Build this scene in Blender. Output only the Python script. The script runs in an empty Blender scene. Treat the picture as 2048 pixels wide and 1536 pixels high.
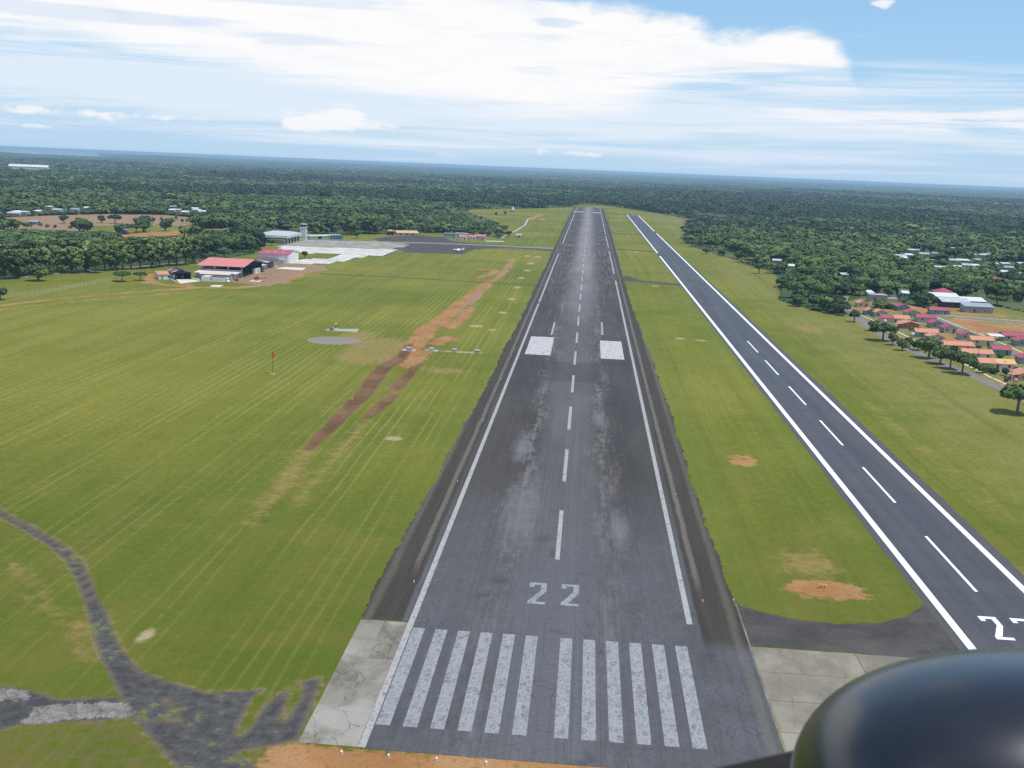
import bpy, math, random
import numpy as np
from mathutils import Vector, Matrix

R = math.radians
sc = bpy.context.scene
col = sc.collection
rng = np.random.default_rng(7)
random.seed(7)

# ------------------------------------------------------------------ camera
FPX, PITCH, ROLL, YAW, CAMH = 2113.85, 0.202176, 0.0410503, 0.0656263, 70.558


def ray(px, py):
    a = (px - 1024) / FPX
    b = -(py - 768) / FPX
    cr, sr = math.cos(ROLL), math.sin(ROLL)
    a, b = a * cr - b * sr, a * sr + b * cr
    cp, sp = math.cos(PITCH), math.sin(PITCH)
    y, z = cp + b * sp, -sp + b * cp
    cy, sy = math.cos(YAW), math.sin(YAW)
    return Vector((a * cy - y * sy, a * sy + y * cy, z))


def at(px, py, z=0.0):
    """survey: the place on the ground (metres) that the photograph shows at a pixel"""
    r = ray(px, py)
    t = (z - CAMH) / r.z
    return (r.x * t, r.y * t)


cam_d = bpy.data.cameras.new('camera')
cam = bpy.data.objects.new('camera', cam_d)
col.objects.link(cam)
fwd = ray(1024, 768).normalized()
right = (ray(1124, 768) - ray(1024, 768)).normalized()
up = right.cross(fwd).normalized()
CAMM = Matrix(((right.x, up.x, -fwd.x, 0), (right.y, up.y, -fwd.y, 0), (right.z, up.z, -fwd.z, CAMH), (0, 0, 0, 1)))
cam.matrix_world = CAMM
cam_d.sensor_width = 36
cam_d.lens = FPX / 2048 * 36
cam_d.clip_start = 0.05
cam_d.clip_end = 120000
cam_d.dof.use_dof = True
cam_d.dof.focus_distance = 600
cam_d.dof.aperture_fstop = 14
sc.camera = cam

# ------------------------------------------------------------------ render settings
sc.render.engine = 'CYCLES'
cy = sc.cycles
cy.use_denoising = False
cy.max_bounces = 4
cy.diffuse_bounces = 2
cy.glossy_bounces = 2
cy.transmission_bounces = 2
cy.volume_bounces = 0
cy.transparent_max_bounces = 4
cy.use_adaptive_sampling = True
cy.adaptive_threshold = 0.01
cy.sample_clamp_indirect = 4
vs = sc.view_settings
vs.view_transform = 'Standard'
vs.look = 'None'
vs.exposure = 0.0
vs.gamma = 1.0
vs.use_curve_mapping = False


# ------------------------------------------------------------------ node expression helper
class E:
    def __init__(s, nt, sock):
        s.nt, s.s = nt, sock

    def _m(s, op, *o):
        n = s.nt.nodes.new('ShaderNodeMath')
        n.operation = op
        for i, v in enumerate((s,) + o):
            if isinstance(v, E):
                s.nt.links.new(v.s, n.inputs[i])
            else:
                n.inputs[i].default_value = v
        return E(s.nt, n.outputs[0])

    def __add__(s, o): return s._m('ADD', o)
    __radd__ = __add__
    def __sub__(s, o): return s._m('SUBTRACT', o)
    def __rsub__(s, o): return (s * -1.0) + o
    def __mul__(s, o): return s._m('MULTIPLY', o)
    __rmul__ = __mul__
    def __truediv__(s, o): return s._m('DIVIDE', o)
    def max(s, o): return s._m('MAXIMUM', o)
    def min(s, o): return s._m('MINIMUM', o)
    def abs(s): return s._m('ABSOLUTE')
    def pow(s, o): return s._m('POWER', o)
    def exp(s): return s._m('EXPONENT')
    def fract(s): return s._m('FRACT')
    def clamp(s): return s.max(0.0).min(1.0)

    def ss(s, lo, hi):
        n = s.nt.nodes.new('ShaderNodeMapRange')
        n.interpolation_type = 'SMOOTHSTEP'
        s.nt.links.new(s.s, n.inputs[0])
        n.inputs[1].default_value, n.inputs[2].default_value = lo, hi
        n.inputs[3].default_value, n.inputs[4].default_value = 0.0, 1.0
        return E(s.nt, n.outputs[0])


class Mat:
    """thin wrapper round a material's node tree"""
    def __init__(s, name, rough=0.8, spec=0.3):
        s.m = bpy.data.materials.new(name)
        s.m.use_nodes = True
        s.nt = s.m.node_tree
        s.b = s.nt.nodes['Principled BSDF']
        s.b.inputs['Roughness'].default_value = rough
        s.b.inputs['Specular IOR Level'].default_value = spec

    def node(s, t): return s.nt.nodes.new(t)

    def pos(s):
        g = s.node('ShaderNodeNewGeometry')
        return s.xyz(g.outputs['Position'])

    def objpos(s):
        g = s.node('ShaderNodeTexCoord')
        return s.xyz(g.outputs['Object'])

    def xyz(s, sock):
        n = s.node('ShaderNodeSeparateXYZ')
        s.nt.links.new(sock, n.inputs[0])
        return tuple(E(s.nt, n.outputs[i]) for i in range(3))

    def vec(s, x, y, z=0.0):
        n = s.node('ShaderNodeCombineXYZ')
        for i, v in enumerate((x, y, z)):
            if isinstance(v, E):
                s.nt.links.new(v.s, n.inputs[i])
            else:
                n.inputs[i].default_value = v
        return n.outputs[0]

    def noise(s, v, scale=1.0, detail=3.0, rough=0.55, dist=0.0):
        n = s.node('ShaderNodeTexNoise')
        s.nt.links.new(v, n.inputs['Vector'])
        n.inputs['Scale'].default_value = scale
        n.inputs['Detail'].default_value = detail
        n.inputs['Roughness'].default_value = rough
        n.inputs['Distortion'].default_value = dist
        return E(s.nt, n.outputs['Fac'])

    def voro(s, v, scale=1.0, feat='DISTANCE_TO_EDGE'):
        n = s.node('ShaderNodeTexVoronoi')
        n.feature = feat
        s.nt.links.new(v, n.inputs['Vector'])
        n.inputs['Scale'].default_value = scale
        return E(s.nt, n.outputs['Distance'])

    def attr(s, name):
        n = s.node('ShaderNodeAttribute')
        n.attribute_name = name
        return E(s.nt, n.outputs['Fac'])

    def rnd(s):
        n = s.node('ShaderNodeObjectInfo')
        return E(s.nt, n.outputs['Random'])

    def mix(s, f, a, b, mode='MIX'):
        n = s.node('ShaderNodeMix')
        n.data_type = 'RGBA'
        n.blend_type = mode
        n.clamp_factor = True
        for i, v in ((0, f), (6, a), (7, b)):
            if isinstance(v, E):
                s.nt.links.new(v.s, n.inputs[i])
            elif hasattr(v, 'is_linked'):
                s.nt.links.new(v, n.inputs[i])
            elif i == 0:
                n.inputs[i].default_value = v
            else:
                n.inputs[i].default_value = (*v, 1)
        return n.outputs[2]

    def scale(s, c, f):
        return s.mix(1.0, c, s.vec(f, f, f), 'MULTIPLY')

    def out(s, c, rough=None, bump=None, bs=0.3, bd=0.1):
        if hasattr(c, 'is_linked'):
            s.nt.links.new(c, s.b.inputs['Base Color'])
        else:
            s.b.inputs['Base Color'].default_value = (*c, 1)
        if rough is not None:
            s.nt.links.new(rough.s, s.b.inputs['Roughness'])
        if bump is not None:
            n = s.node('ShaderNodeBump')
            n.inputs['Strength'].default_value = bs
            n.inputs['Distance'].default_value = bd
            s.nt.links.new(bump.s, n.inputs['Height'])
            s.nt.links.new(n.outputs[0], s.b.inputs['Normal'])
        return s.m


# ------------------------------------------------------------------ sky and sun
SUN_AZ, SUN_EL = 112.0, 70.0      # degrees clockwise from the runway heading, and up
world = bpy.data.worlds.new('World')
sc.world = world
world.use_nodes = True
world.cycles.sampling_method = 'MANUAL'
world.cycles.sample_map_resolution = 256
wt = world.node_tree
wt.nodes.clear()
W = Mat.__new__(Mat)
W.nt = wt
sky = wt.nodes.new('ShaderNodeTexSky')
sky.sky_type = 'NISHITA'
sky.sun_disc = False
sky.sun_elevation = R(SUN_EL)
sky.sun_rotation = R(SUN_AZ)
sky.altitude = 70
sky.air_density = 1.0
sky.dust_density = 0.3
sky.ozone_density = 2.0
tc = wt.nodes.new('ShaderNodeTexCoord')
dx, dy, dz = W.xyz(tc.outputs['Generated'])
az = dx._m('ARCTAN2', dy)
el = dz
SKY = 0.14                        # world strength; cloud radiances are given relative to it


def rad(*c): return tuple(v / SKY for v in c)


def fcurve(e, pts):
    """piecewise curve of azimuth (radians) -> value 0..1"""
    n = wt.nodes.new('ShaderNodeFloatCurve')
    cv_ = n.mapping.curves[0]
    pp = [((a_ + 0.8) / 1.5, v_) for a_, v_ in pts]
    cv_.points[0].location, cv_.points[1].location = pp[0], pp[-1]
    for q in pp[1:-1]:
        cv_.points.new(*q)
    n.mapping.update()
    wt.links.new(((e + 0.8) / 1.5).clamp().s, n.inputs['Value'])
    return E(wt, n.outputs[0])


big = W.noise(W.vec(az * 6.0, el * 24.0, 1.7), 1.0, 5, 0.58, 0.6)
streak = W.noise(W.vec(az * 4.0, el * 85.0, 5.1), 1.0, 5, 0.58, 0.6)
puff = W.noise(W.vec(az * 26.0, el * 62.0, 9.3), 1.0, 5, 0.62, 0.2)


def blob(ca, ce, ra, re):
    q = ((az - ca) / ra)._m('POWER', 2.0) + ((el - ce) / re)._m('POWER', 2.0)
    return (q * -1.0).exp()


# one big bank of cloud: upper and lower edge by azimuth, broken up by noise
topc = fcurve(az, [(-0.8, 0.34), (-0.42, 0.33), (-0.22, 0.215), (-0.15, 0.166), (-0.03, 0.146), (0.05, 0.137), (0.10, 0.127), (0.14, 0.126), (0.185, 0.128), (0.21, 0.112), (0.235, 0.075), (0.27, 0.04), (0.7, 0.02)])
botc = fcurve(az, [(-0.8, 0.090), (-0.56, 0.090), (-0.40, 0.086), (-0.25, 0.070), (-0.10, 0.056), (0.02, 0.060), (0.08, 0.080), (0.2, 0.087), (0.7, 0.10)])
up_ = (topc - el + (big - 0.5) * 0.034 + (puff - 0.5) * 0.030).ss(-0.006, 0.012)
dn_ = (el - botc + (streak - 0.5) * 0.055 + (big - 0.5) * 0.02).ss(-0.016, 0.016)
cov1 = up_ * dn_
# scattered cloud over the rest of the sky, as the picture's own sky suggests
deck = W.noise(tc.outputs['Generated'], 3.2, 5, 0.6, 0.4)
cov0 = ((deck - 0.5) * 2.0 + 0.05).ss(0.05, 0.5) * el.ss(0.22, 0.40) * 0.75
veil = (((el - 0.050) / 0.040)._m('POWER', 2.0) * -1.0).exp()
side = blob(-0.05, 0.055, 0.30, 0.05) * 0.40 + blob(-0.42, 0.072, 0.22, 0.022) * 0.55
cov2 = ((streak - 0.5) * 1.7 + veil * 0.42 + side * veil + 0.05).ss(0.10, 0.80) * 0.72 * el.ss(0.15, 0.09)
streaks = ((streak - 0.5) * 2.0 + blob(0.30, 0.055, 0.20, 0.012) * 0.75 - 0.1).ss(0.28, 0.60) * 0.8 * el.ss(0.10, 0.075)
cum = ((puff - 0.5) * 1.35 + blob(-0.235, 0.034, 0.055, 0.009) * 0.70 + blob(-0.225, 0.043, 0.018, 0.009) * 0.40 + blob(-0.43, 0.031, 0.10, 0.006) * 0.55 + blob(-0.50, 0.018, 0.06, 0.004) * 0.4 + blob(-0.04, 0.014, 0.05, 0.005) * 0.45
       + blob(0.346, 0.175, 0.056, 0.012) * 0.80 + blob(0.243, 0.147, 0.016, 0.006) * 0.62).ss(0.30, 0.56) * 0.85
horizon = ((el.max(0.0) / -0.045)).exp()
lowsky = (el.max(0.0) / -0.25).exp()
skyc = W.mix(lowsky * 0.75, sky.outputs[0], rad(0.20, 0.52, 0.90))
# greyer layers inside the cloud bank, by its own texture
shade = (W.noise(W.vec(az * 5.0, el * 55.0, 3.3), 1.0, 4, 0.58, 0.6) + blob(-0.45, 0.112, 0.10, 0.006) * 0.35 + blob(-0.28, 0.104, 0.06, 0.005) * 0.2 + blob(-0.04, 0.128, 0.02, 0.004) * 0.5).ss(0.56, 0.74)
billow = W.noise(W.vec(az * 15.0, el * 70.0, 6.1), 1.0, 5, 0.6, 0.4).ss(0.45, 0.75)
cl_col = W.mix((shade * 0.6 + billow * 0.28).clamp(), rad(0.99, 0.985, 0.99), rad(0.66, 0.77, 0.92))
c1 = W.mix(horizon * 0.70, skyc, rad(0.58, 0.74, 0.92))
c2 = W.mix(cov2, c1, rad(0.86, 0.915, 0.99))
c2 = W.mix(streaks, c2, rad(0.93, 0.93, 0.97))
c2 = W.mix(cov0, c2, rad(0.85, 0.88, 0.93))
c3 = W.mix(cov1, c2, cl_col)
c4 = W.mix(cum, c3, rad(0.97, 0.97, 0.98))
bg = wt.nodes.new('ShaderNodeBackground')
wt.links.new(c4, bg.inputs[0])
bg.inputs[1].default_value = SKY
wo = wt.nodes.new('ShaderNodeOutputWorld')
wt.links.new(bg.outputs[0], wo.inputs[0])

sun_d = bpy.data.lights.new('sun', 'SUN')
sun_d.energy = 4.2
sun_d.angle = R(0.53)
sun_d.color = (1.0, 0.96, 0.89)
sun = bpy.data.objects.new('sun', sun_d)
sv = Vector((math.sin(R(SUN_AZ)) * math.cos(R(SUN_EL)), math.cos(R(SUN_AZ)) * math.cos(R(SUN_EL)), math.sin(R(SUN_EL))))
sun.rotation_euler = sv.to_track_quat('Z', 'Y').to_euler()
col.objects.link(sun)


# ------------------------------------------------------------------ mesh helpers
def curve_drop(x, y):
    d = np.hypot(x, y)
    return -0.15 * np.maximum(0, d - 2500.0) ** 2 / (2 * 6371000.0)


class MB:
    """collects faces; build() links them as one mesh object"""
    def __init__(s):
        s.v, s.f = [], []

    def face(s, *pts):
        i = len(s.v)
        s.v += [tuple(p) for p in pts]
        s.f.append(tuple(range(i, i + len(pts))))
        return s

    def box(s, x0, y0, z0, x1, y1, z1):
        i = len(s.v)
        s.v += [(x0, y0, z0), (x1, y0, z0), (x1, y1, z0), (x0, y1, z0), (x0, y0, z1), (x1, y0, z1), (x1, y1, z1), (x0, y1, z1)]
        s.f += [tuple(i + k for k in q) for q in ((0, 3, 2, 1), (4, 5, 6, 7), (0, 1, 5, 4), (1, 2, 6, 5), (2, 3, 7, 6), (3, 0, 4, 7))]
        return s

    def cbox(s, cx, cy, z0, w, d, h):
        return s.box(cx - w / 2, cy - d / 2, z0, cx + w / 2, cy + d / 2, z0 + h)

    def tube(s, path, radii, n=8, caps=True):
        """round section swept along a list of points"""
        path = [Vector(p) for p in path]
        if not isinstance(radii, (list, tuple)):
            radii = [radii] * len(path)
        base = len(s.v)
        for k, p in enumerate(path):
            t = (path[min(k + 1, len(path) - 1)] - path[max(k - 1, 0)]).normalized()
            a = t.cross(Vector((0, 0, 1)) if abs(t.z) < 0.9 else Vector((1, 0, 0))).normalized()
            b = t.cross(a)
            for j in range(n):
                q = p + (a * math.cos(2 * math.pi * j / n) + b * math.sin(2 * math.pi * j / n)) * radii[k]
                s.v.append(tuple(q))
        for k in range(len(path) - 1):
            for j in range(n):
                a0, a1 = base + k * n + j, base + k * n + (j + 1) % n
                s.f.append((a0, a1, a1 + n, a0 + n))
        if caps:
            s.f.append(tuple(base + j for j in reversed(range(n))))
            s.f.append(tuple(base + (len(path) - 1) * n + j for j in range(n)))
        return s

    def prism(s, poly, z0, z1):
        """poly counter-clockwise (x, y)"""
        i, n = len(s.v), len(poly)
        s.v += [(x, y, z0) for x, y in poly] + [(x, y, z1) for x, y in poly]
        s.f.append(tuple(i + k for k in reversed(range(n))))
        s.f.append(tuple(i + n + k for k in range(n)))
        for k in range(n):
            s.f.append((i + k, i + (k + 1) % n, i + n + (k + 1) % n, i + n + k))
        return s

    def extr(s, poly, y0, y1):
        """poly in the x-z plane, pushed along y"""
        i, n = len(s.v), len(poly)
        s.v += [(x, y0, z) for x, z in poly] + [(x, y1, z) for x, z in poly]
        s.f.append(tuple(i + k for k in range(n)))
        s.f.append(tuple(i + n + k for k in reversed(range(n))))
        for k in range(n):
            s.f.append((i + (k + 1) % n, i + k, i + n + k, i + n + (k + 1) % n))
        return s

    def extx(s, poly, x0, x1):
        """poly in the y-z plane, pushed along x"""
        i, n = len(s.v), len(poly)
        s.v += [(x0, y, z) for y, z in poly] + [(x1, y, z) for y, z in poly]
        s.f.append(tuple(i + k for k in reversed(range(n))))
        s.f.append(tuple(i + n + k for k in range(n)))
        for k in range(n):
            s.f.append((i + k, i + (k + 1) % n, i + n + (k + 1) % n, i + n + k))
        return s

    def lathe(s, prof, n=16, cx=0, cy=0):
        """prof: list of (r, z) from bottom to top"""
        b = len(s.v)
        for r, z in prof:
            for j in range(n):
                a = 2 * math.pi * j / n
                s.v.append((cx + r * math.cos(a), cy + r * math.sin(a), z))
        for k in range(len(prof) - 1):
            for j in range(n):
                a0, a1 = b + k * n + j, b + k * n + (j + 1) % n
                s.f.append((a0, a1, a1 + n, a0 + n))
        s.f.append(tuple(b + (len(prof) - 1) * n + j for j in range(n)))
        s.f.append(tuple(b + j for j in reversed(range(n))))
        return s

    def ellipsoid(s, c, r, nu=12, nv=8):
        b = len(s.v)
        for i in range(nv + 1):
            t = math.pi * i / nv
            for j in range(nu):
                a = 2 * math.pi * j / nu
                s.v.append((c[0] + r[0] * math.sin(t) * math.cos(a), c[1] + r[1] * math.sin(t) * math.sin(a), c[2] - r[2] * math.cos(t)))
        for i in range(nv):
            for j in range(nu):
                a0, a1 = b + i * nu + j, b + i * nu + (j + 1) % nu
                s.f.append((a0, a1, a1 + nu, a0 + nu))
        return s

    def mesh(s, name, mat, smooth=False):
        me = bpy.data.meshes.new(name)
        me.from_pydata(s.v, [], s.f)
        me.update()
        if mat is not None:
            me.materials.append(mat)
        if smooth:
            me.polygons.foreach_set('use_smooth', [True] * len(me.polygons))
        return me

    def build(s, name, mat, parent=None, smooth=False):
        return link(name, s.mesh(name, mat, smooth), parent)


def link(name, me, parent=None):
    o = bpy.data.objects.new(name, me)
    col.objects.link(o)
    if parent is not None:
        o.parent = parent
    return o


def tag(o, label, cat=None, group=None, kind=None):
    if label:
        o['label'] = label
    if cat:
        o['category'] = cat
    if group:
        o['group'] = group
    if kind:
        o['kind'] = kind
    return o


def thing(name, label, cat, loc=(0, 0, 0), rz=0.0, group=None):
    o = bpy.data.objects.new(name, None)
    o.empty_display_size = 0.5
    col.objects.link(o)
    o.location = loc
    o.rotation_euler = (0, 0, rz)
    return tag(o, label, cat, group)


def structure(o, label=None):
    o['kind'] = 'structure'
    if label:
        o['label'] = label
    return o


def copy_tree(o, parent=None):
    c = o.copy()
    col.objects.link(c)
    c.parent = parent
    for ch in list(o.children):
        copy_tree(ch, c)
    return c


# ------------------------------------------------------------------ plain materials
def paint(name, c, rough=0.6, var=0.12, scale=0.6, spec=0.3, dirt=0.0, metal=0.0, streak=False):
    m = Mat(name, rough, spec)
    x, y, z = m.pos()
    n = m.noise(m.vec(x, y, z * (0.25 if streak else 1.0)), scale, 5, 0.6)
    f = (n - 0.5) * (2 * var) + 1.0
    cc = m.scale(m.mix(0.0, c, c), f)
    if dirt:
        d = m.noise(m.vec(x, y, z), scale * 2.3, 4, 0.6).ss(0.5, 0.75) * dirt
        cc = m.mix(d, cc, (0.16, 0.11, 0.07))
    m.b.inputs['Metallic'].default_value = metal
    return m.out(cc)


def sheet_roof(name, c, rib=0.9, rough=0.5, fade=0.3, alt=None):
    """corrugated painted sheets: ribs as fine relief, sun-bleached panels"""
    m = Mat(name, rough, 0.35)
    x, y, z = m.objpos()
    n = m.noise(m.vec(x * 0.35, y * 0.35, z), 1.0, 4, 0.6)
    n2 = m.noise(m.vec(x * 2.5, y * 2.5, z), 1.0, 3, 0.6)
    c2 = alt or tuple(min(1, v * 1.15 + 0.06) for v in c)
    cc = m.mix(n.ss(0.4, 0.7) * fade, c, c2)
    cc = m.scale(cc, (n2 - 0.5) * 0.24 + 1.0)
    w = ((x + y) * (math.pi * 2 / rib))._m('SINE')
    return m.out(cc, bump=w, bs=0.25, bd=0.04)


M = {}
M['white'] = paint('white_paint', (0.74, 0.74, 0.72), dirt=0.10)
M['white_clean'] = paint('white_gloss_paint', (0.80, 0.80, 0.80), 0.3, 0.04)
M['offwhite'] = paint('offwhite_paint', (0.62, 0.61, 0.56), dirt=0.12)
M['grey_sheet'] = paint('grey_sheet', (0.46, 0.47, 0.48), 0.5, 0.1, dirt=0.05)
M['conc'] = paint('concrete', (0.34, 0.33, 0.30), 0.85, 0.18, 0.4, dirt=0.15)
M['pale_conc'] = paint('pale_concrete', (0.60, 0.57, 0.50), 0.85, 0.12, 0.3, dirt=0.06)
M['cream'] = paint('cream_wall', (0.58, 0.50, 0.33), dirt=0.08)
M['lilac'] = paint('lilac_wall', (0.50, 0.42, 0.47), dirt=0.06)
M['teal'] = paint('teal_wall', (0.17, 0.29, 0.30), dirt=0.05)
M['mint'] = paint('mint_wall', (0.30, 0.46, 0.40), dirt=0.05)
M['green_wall'] = paint('green_wall', (0.15, 0.36, 0.24), dirt=0.05)
M['pink_wall'] = paint('pinkish_wall', (0.55, 0.46, 0.42), dirt=0.06)
M['brick_wall'] = paint('rust_wall', (0.33, 0.15, 0.10), dirt=0.05)
M['peach'] = paint('peach_wall', (0.52, 0.32, 0.20), dirt=0.05)
M['blue_wall'] = paint('blue_wall', (0.10, 0.20, 0.42), dirt=0.05)
M['grey_wall'] = paint('grey_block_wall', (0.30, 0.32, 0.33), dirt=0.1)
M['dark_wall'] = paint('dark_sheet_and_shade', (0.035, 0.04, 0.055), 0.55)  # dark sheet walls; also stands for shade under eaves and in openings
M['glass'] = paint('dark_glass', (0.02, 0.025, 0.03), 0.12, 0.05, spec=0.6)
M['door'] = paint('door_brown', (0.10, 0.06, 0.04))
M['steel'] = paint('dark_steel', (0.05, 0.05, 0.05), 0.5)
M['galv'] = paint('galvanised_steel', (0.38, 0.39, 0.40), 0.45)
M['wood_pole'] = paint('pole_concrete', (0.32, 0.30, 0.27), 0.8)
M['r_orange'] = sheet_roof('orange_roof', (0.53, 0.235, 0.14))
M['r_red'] = sheet_roof('crimson_roof', (0.32, 0.07, 0.09))
M['r_hangar'] = sheet_roof('faded_red_roof', (0.54, 0.19, 0.17), 1.0)
M['r_maroon'] = sheet_roof('maroon_roof', (0.36, 0.07, 0.11), 1.0)
M['r_brown'] = sheet_roof('rusty_brown_roof', (0.085, 0.045, 0.05), 1.0, fade=0.6, alt=(0.16, 0.08, 0.06))
M['r_zinc'] = sheet_roof('zinc_roof', (0.40, 0.43, 0.45), 0.8, 0.5, 0.5, (0.60, 0.62, 0.64))
M['r_white'] = sheet_roof('white_roof', (0.62, 0.64, 0.64), 0.8, 0.45)
M['r_cream'] = sheet_roof('cream_roof', (0.55, 0.51, 0.42), 0.9)
M['r_grey'] = sheet_roof('grey_blue_roof', (0.28, 0.32, 0.37), 0.8)
M['r_green'] = sheet_roof('pale_green_roof', (0.42, 0.60, 0.52), 0.8)
M['r_tan'] = sheet_roof('tan_roof', (0.60, 0.36, 0.16), 0.8)
M['orange_cloth'] = paint('orange_cloth', (0.75, 0.12, 0.02), 0.8)
M['yellow'] = paint('yellow_paint', (0.65, 0.42, 0.04), 0.5)
M['blue_paint'] = paint('blue_paint', (0.055, 0.13, 0.30), 0.5)
M['red_paint'] = paint('red_gloss', (0.30, 0.015, 0.02), 0.25, 0.04)
M['rubber'] = paint('black_rubber', (0.015, 0.015, 0.015), 0.8)
M['lamp_white'] = paint('lamp_white', (0.80, 0.78, 0.70), 0.4, 0.02)
M['crate'] = paint('dark_red_box', (0.16, 0.05, 0.035))

# ------------------------------------------------------------------ the ground
fence_line = [at(-60, 604), at(40, 594), at(120, 582), at(205, 566), at(250, 559)]


def P(*pts):
    return np.array([at(*p) for p in pts])


def sd_line(X, Y, pts, r):
    """r - distance to a polyline (positive inside); r may vary along it"""
    pts = np.asarray(pts, float)
    r = np.full(len(pts), float(r)) if np.isscalar(r) else np.asarray(r, float)
    best = np.full(X.shape, -1e6)
    for (a, b, ra, rb) in zip(pts[:-1], pts[1:], r[:-1], r[1:]):
        d = b - a
        t = np.clip(((X - a[0]) * d[0] + (Y - a[1]) * d[1]) / max(1e-9, d @ d), 0, 1)
        dist = np.hypot(X - a[0] - t * d[0], Y - a[1] - t * d[1])
        best = np.maximum(best, ra + (rb - ra) * t - dist)
    return best


def inside(X, Y, poly):
    poly = np.asarray(poly, float)
    res = np.zeros(X.shape, bool)
    j = len(poly) - 1
    for i in range(len(poly)):
        xi, yi = poly[i]
        xj, yj = poly[j]
        c = ((yi > Y) != (yj > Y)) & (X < (xj - xi) * (Y - yi) / (yj - yi + 1e-12) + xi)
        res ^= c
        j = i
    return res


def sd_poly(X, Y, poly):
    poly = np.asarray(poly, float)
    d = -sd_line(X, Y, np.vstack([poly, poly[:1]]), 0.0)
    return np.where(inside(X, Y, poly), d, -d)


def sd_disc(X, Y, c, rx, ry=None):
    ry = ry or rx
    q = np.hypot((X - c[0]) / rx, (Y - c[1]) / ry)
    return (1 - q) * min(rx, ry)


# where the woods stop: the open land of the airfield and the estate
OPEN = P((-900, 700), (-300, 592), (0, 561), (150, 546), (330, 527), (425, 521), (470, 514), (505, 508), (522, 500), (505, 488), (520, 466), (560, 462), (640, 468), (740, 469),
         (850, 466), (905, 467), (960, 472), (1000, 476), (1016, 468), (1004, 457), (985, 440), (940, 427), (935, 418), (1060, 417), (1140, 414), (1158, 410), (1205, 410), (1230, 414),
         (1300, 424), (1390, 440), (1362, 478), (1380, 492), (1470, 520), (1545, 545), (1562, 562), (1556, 600), (1600, 613), (1650, 628), (1690, 634), (1688, 606), (1720, 596), (1752, 600),
         (1800, 606), (1850, 618), (1880, 604), (1960, 606), (2010, 616), (2060, 628), (2500, 700), (3200, 1000))
OPEN = np.vstack([OPEN, [(420, 60), (420, -900), (-900, -900), (-900, 60)]])
LOTS = [P((-40, 437), (100, 431), (220, 428), (330, 430), (402, 437), (408, 447), (380, 452), (300, 451), (180, 452), (150, 466), (60, 462), (-40, 455)),
        P((236, 470), (300, 464), (400, 459), (470, 455), (480, 461), (400, 470), (330, 476), (240, 480)),
        P((150, 462), (175, 451), (300, 452), (400, 452), (398, 460), (300, 463), (230, 468))]
FIELDS = [P((1385, 385), (1560, 387), (1700, 393), (1800, 400), (1800, 404), (1700, 399), (1550, 392.5), (1385, 390)), P((1900, 404), (2048, 407), (2100, 416), (1960, 412)),
          P((1100, 355), (1260, 360), (1260, 364.5), (1100, 360.5)), P((1510, 408), (1600, 410), (1590, 418), (1515, 416))]


def axis(lo, hi, step, far, grow=1.07, big=2500.0):
    a = list(np.arange(lo, hi + 0.1, step))
    s, v = step, a[-1]
    while v < far[1]:
        s = min(s * grow, big)
        v += s
        a.append(v)
    s, v, pre = step, a[0], []
    while v > far[0]:
        s = min(s * grow, big)
        v -= s
        pre.append(v)
    return np.array(pre[::-1] + a)


gx = axis(-300, 215, 2.0, (-46000, 46000))
gy = axis(104, 780, 2.0, (-2500, 46000))
# closer lines where the ground is seen from nearest
gx = np.concatenate([gx[gx < -76.1], np.arange(-76.0, -22.0, 0.75), gx[gx > -21.9]])
gy = np.concatenate([gy[gy < 103.9], np.arange(104.0, 214.0, 0.75), gy[gy > 214.1]])
X, Y = np.meshgrid(gx, gy)
Z = curve_drop(X, Y)

soil = np.full(X.shape, -50.0)
brown = soil.copy()
sand = soil.copy()
dust = soil.copy()
asph = soil.copy()
yard = soil.copy()


def add(arr, val):
    np.maximum(arr, val, out=arr)


# earth tracks round the hangars
add(soil, sd_line(X, Y, P((-60, 617), (0, 611), (100, 599), (220, 588), (320, 580), (400, 575), (470, 576), (530, 570), (566, 563), (600, 553), (640, 548)), [1.6, 1.6, 1.7, 1.8, 2.0, 3.2, 4.0, 2.6, 2.0, 2.0, 1.0]))
add(soil, sd_line(X, Y, P((-60, 628), (60, 612), (200, 598), (330, 588), (430, 580)), 1.0))
add(soil, sd_line(X, Y, P((296, 566), (300, 558), (297, 549)), 3.0))
add(soil, sd_line(X, Y, P((300, 563), (325, 570), (370, 573), (400, 575)), 3.4))
add(soil, sd_line(X, Y, P((355, 565), (385, 572)), 2.0))
add(soil, sd_line(X, Y, P((566, 566), (572, 556), (600, 546), (625, 543)), 4.5))
add(soil, sd_line(X, Y, P((190, 567), (250, 562), (300, 563)), 0.8))
add(brown, sd_poly(X, Y, P((452, 563), (500, 545), (545, 530), (575, 527), (650, 531), (655, 540), (620, 545), (585, 552), (570, 562), (540, 572), (500, 568))))
# the washed-out trench beside the runway
add(soil, sd_poly(X, Y, P((812, 697), (838, 698), (872, 702), (856, 712), (846, 722), (833, 731), (815, 738), (793, 733), (798, 716))))
add(soil, sd_line(X, Y, P((826, 694), (843, 675), (855, 659), (881, 643), (903, 624), (930, 604), (955, 584), (974, 567)), [4.5, 4.5, 4.5, 4.5, 4, 4.5, 4.5, 3.5]))
add(soil, sd_line(X, Y, P((942, 615), (925, 634), (898, 655)), [2.0, 3.2, 3.0]))
add(soil, sd_line(X, Y, P((872, 688), (893, 676), (922, 681)), [3, 3.4, 1.5]))
add(soil, sd_line(X, Y, P((974, 567), (997, 555), (1016, 534), (1026, 519)), [2, 2.5, 3.0, 2.5]))
add(soil, sd_line(X, Y, P((957, 556), (985, 548), (990, 540)), 2.8))
add(soil, sd_line(X, Y, P((954, 540), (985, 537)), [3.0, 2.5]))
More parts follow.
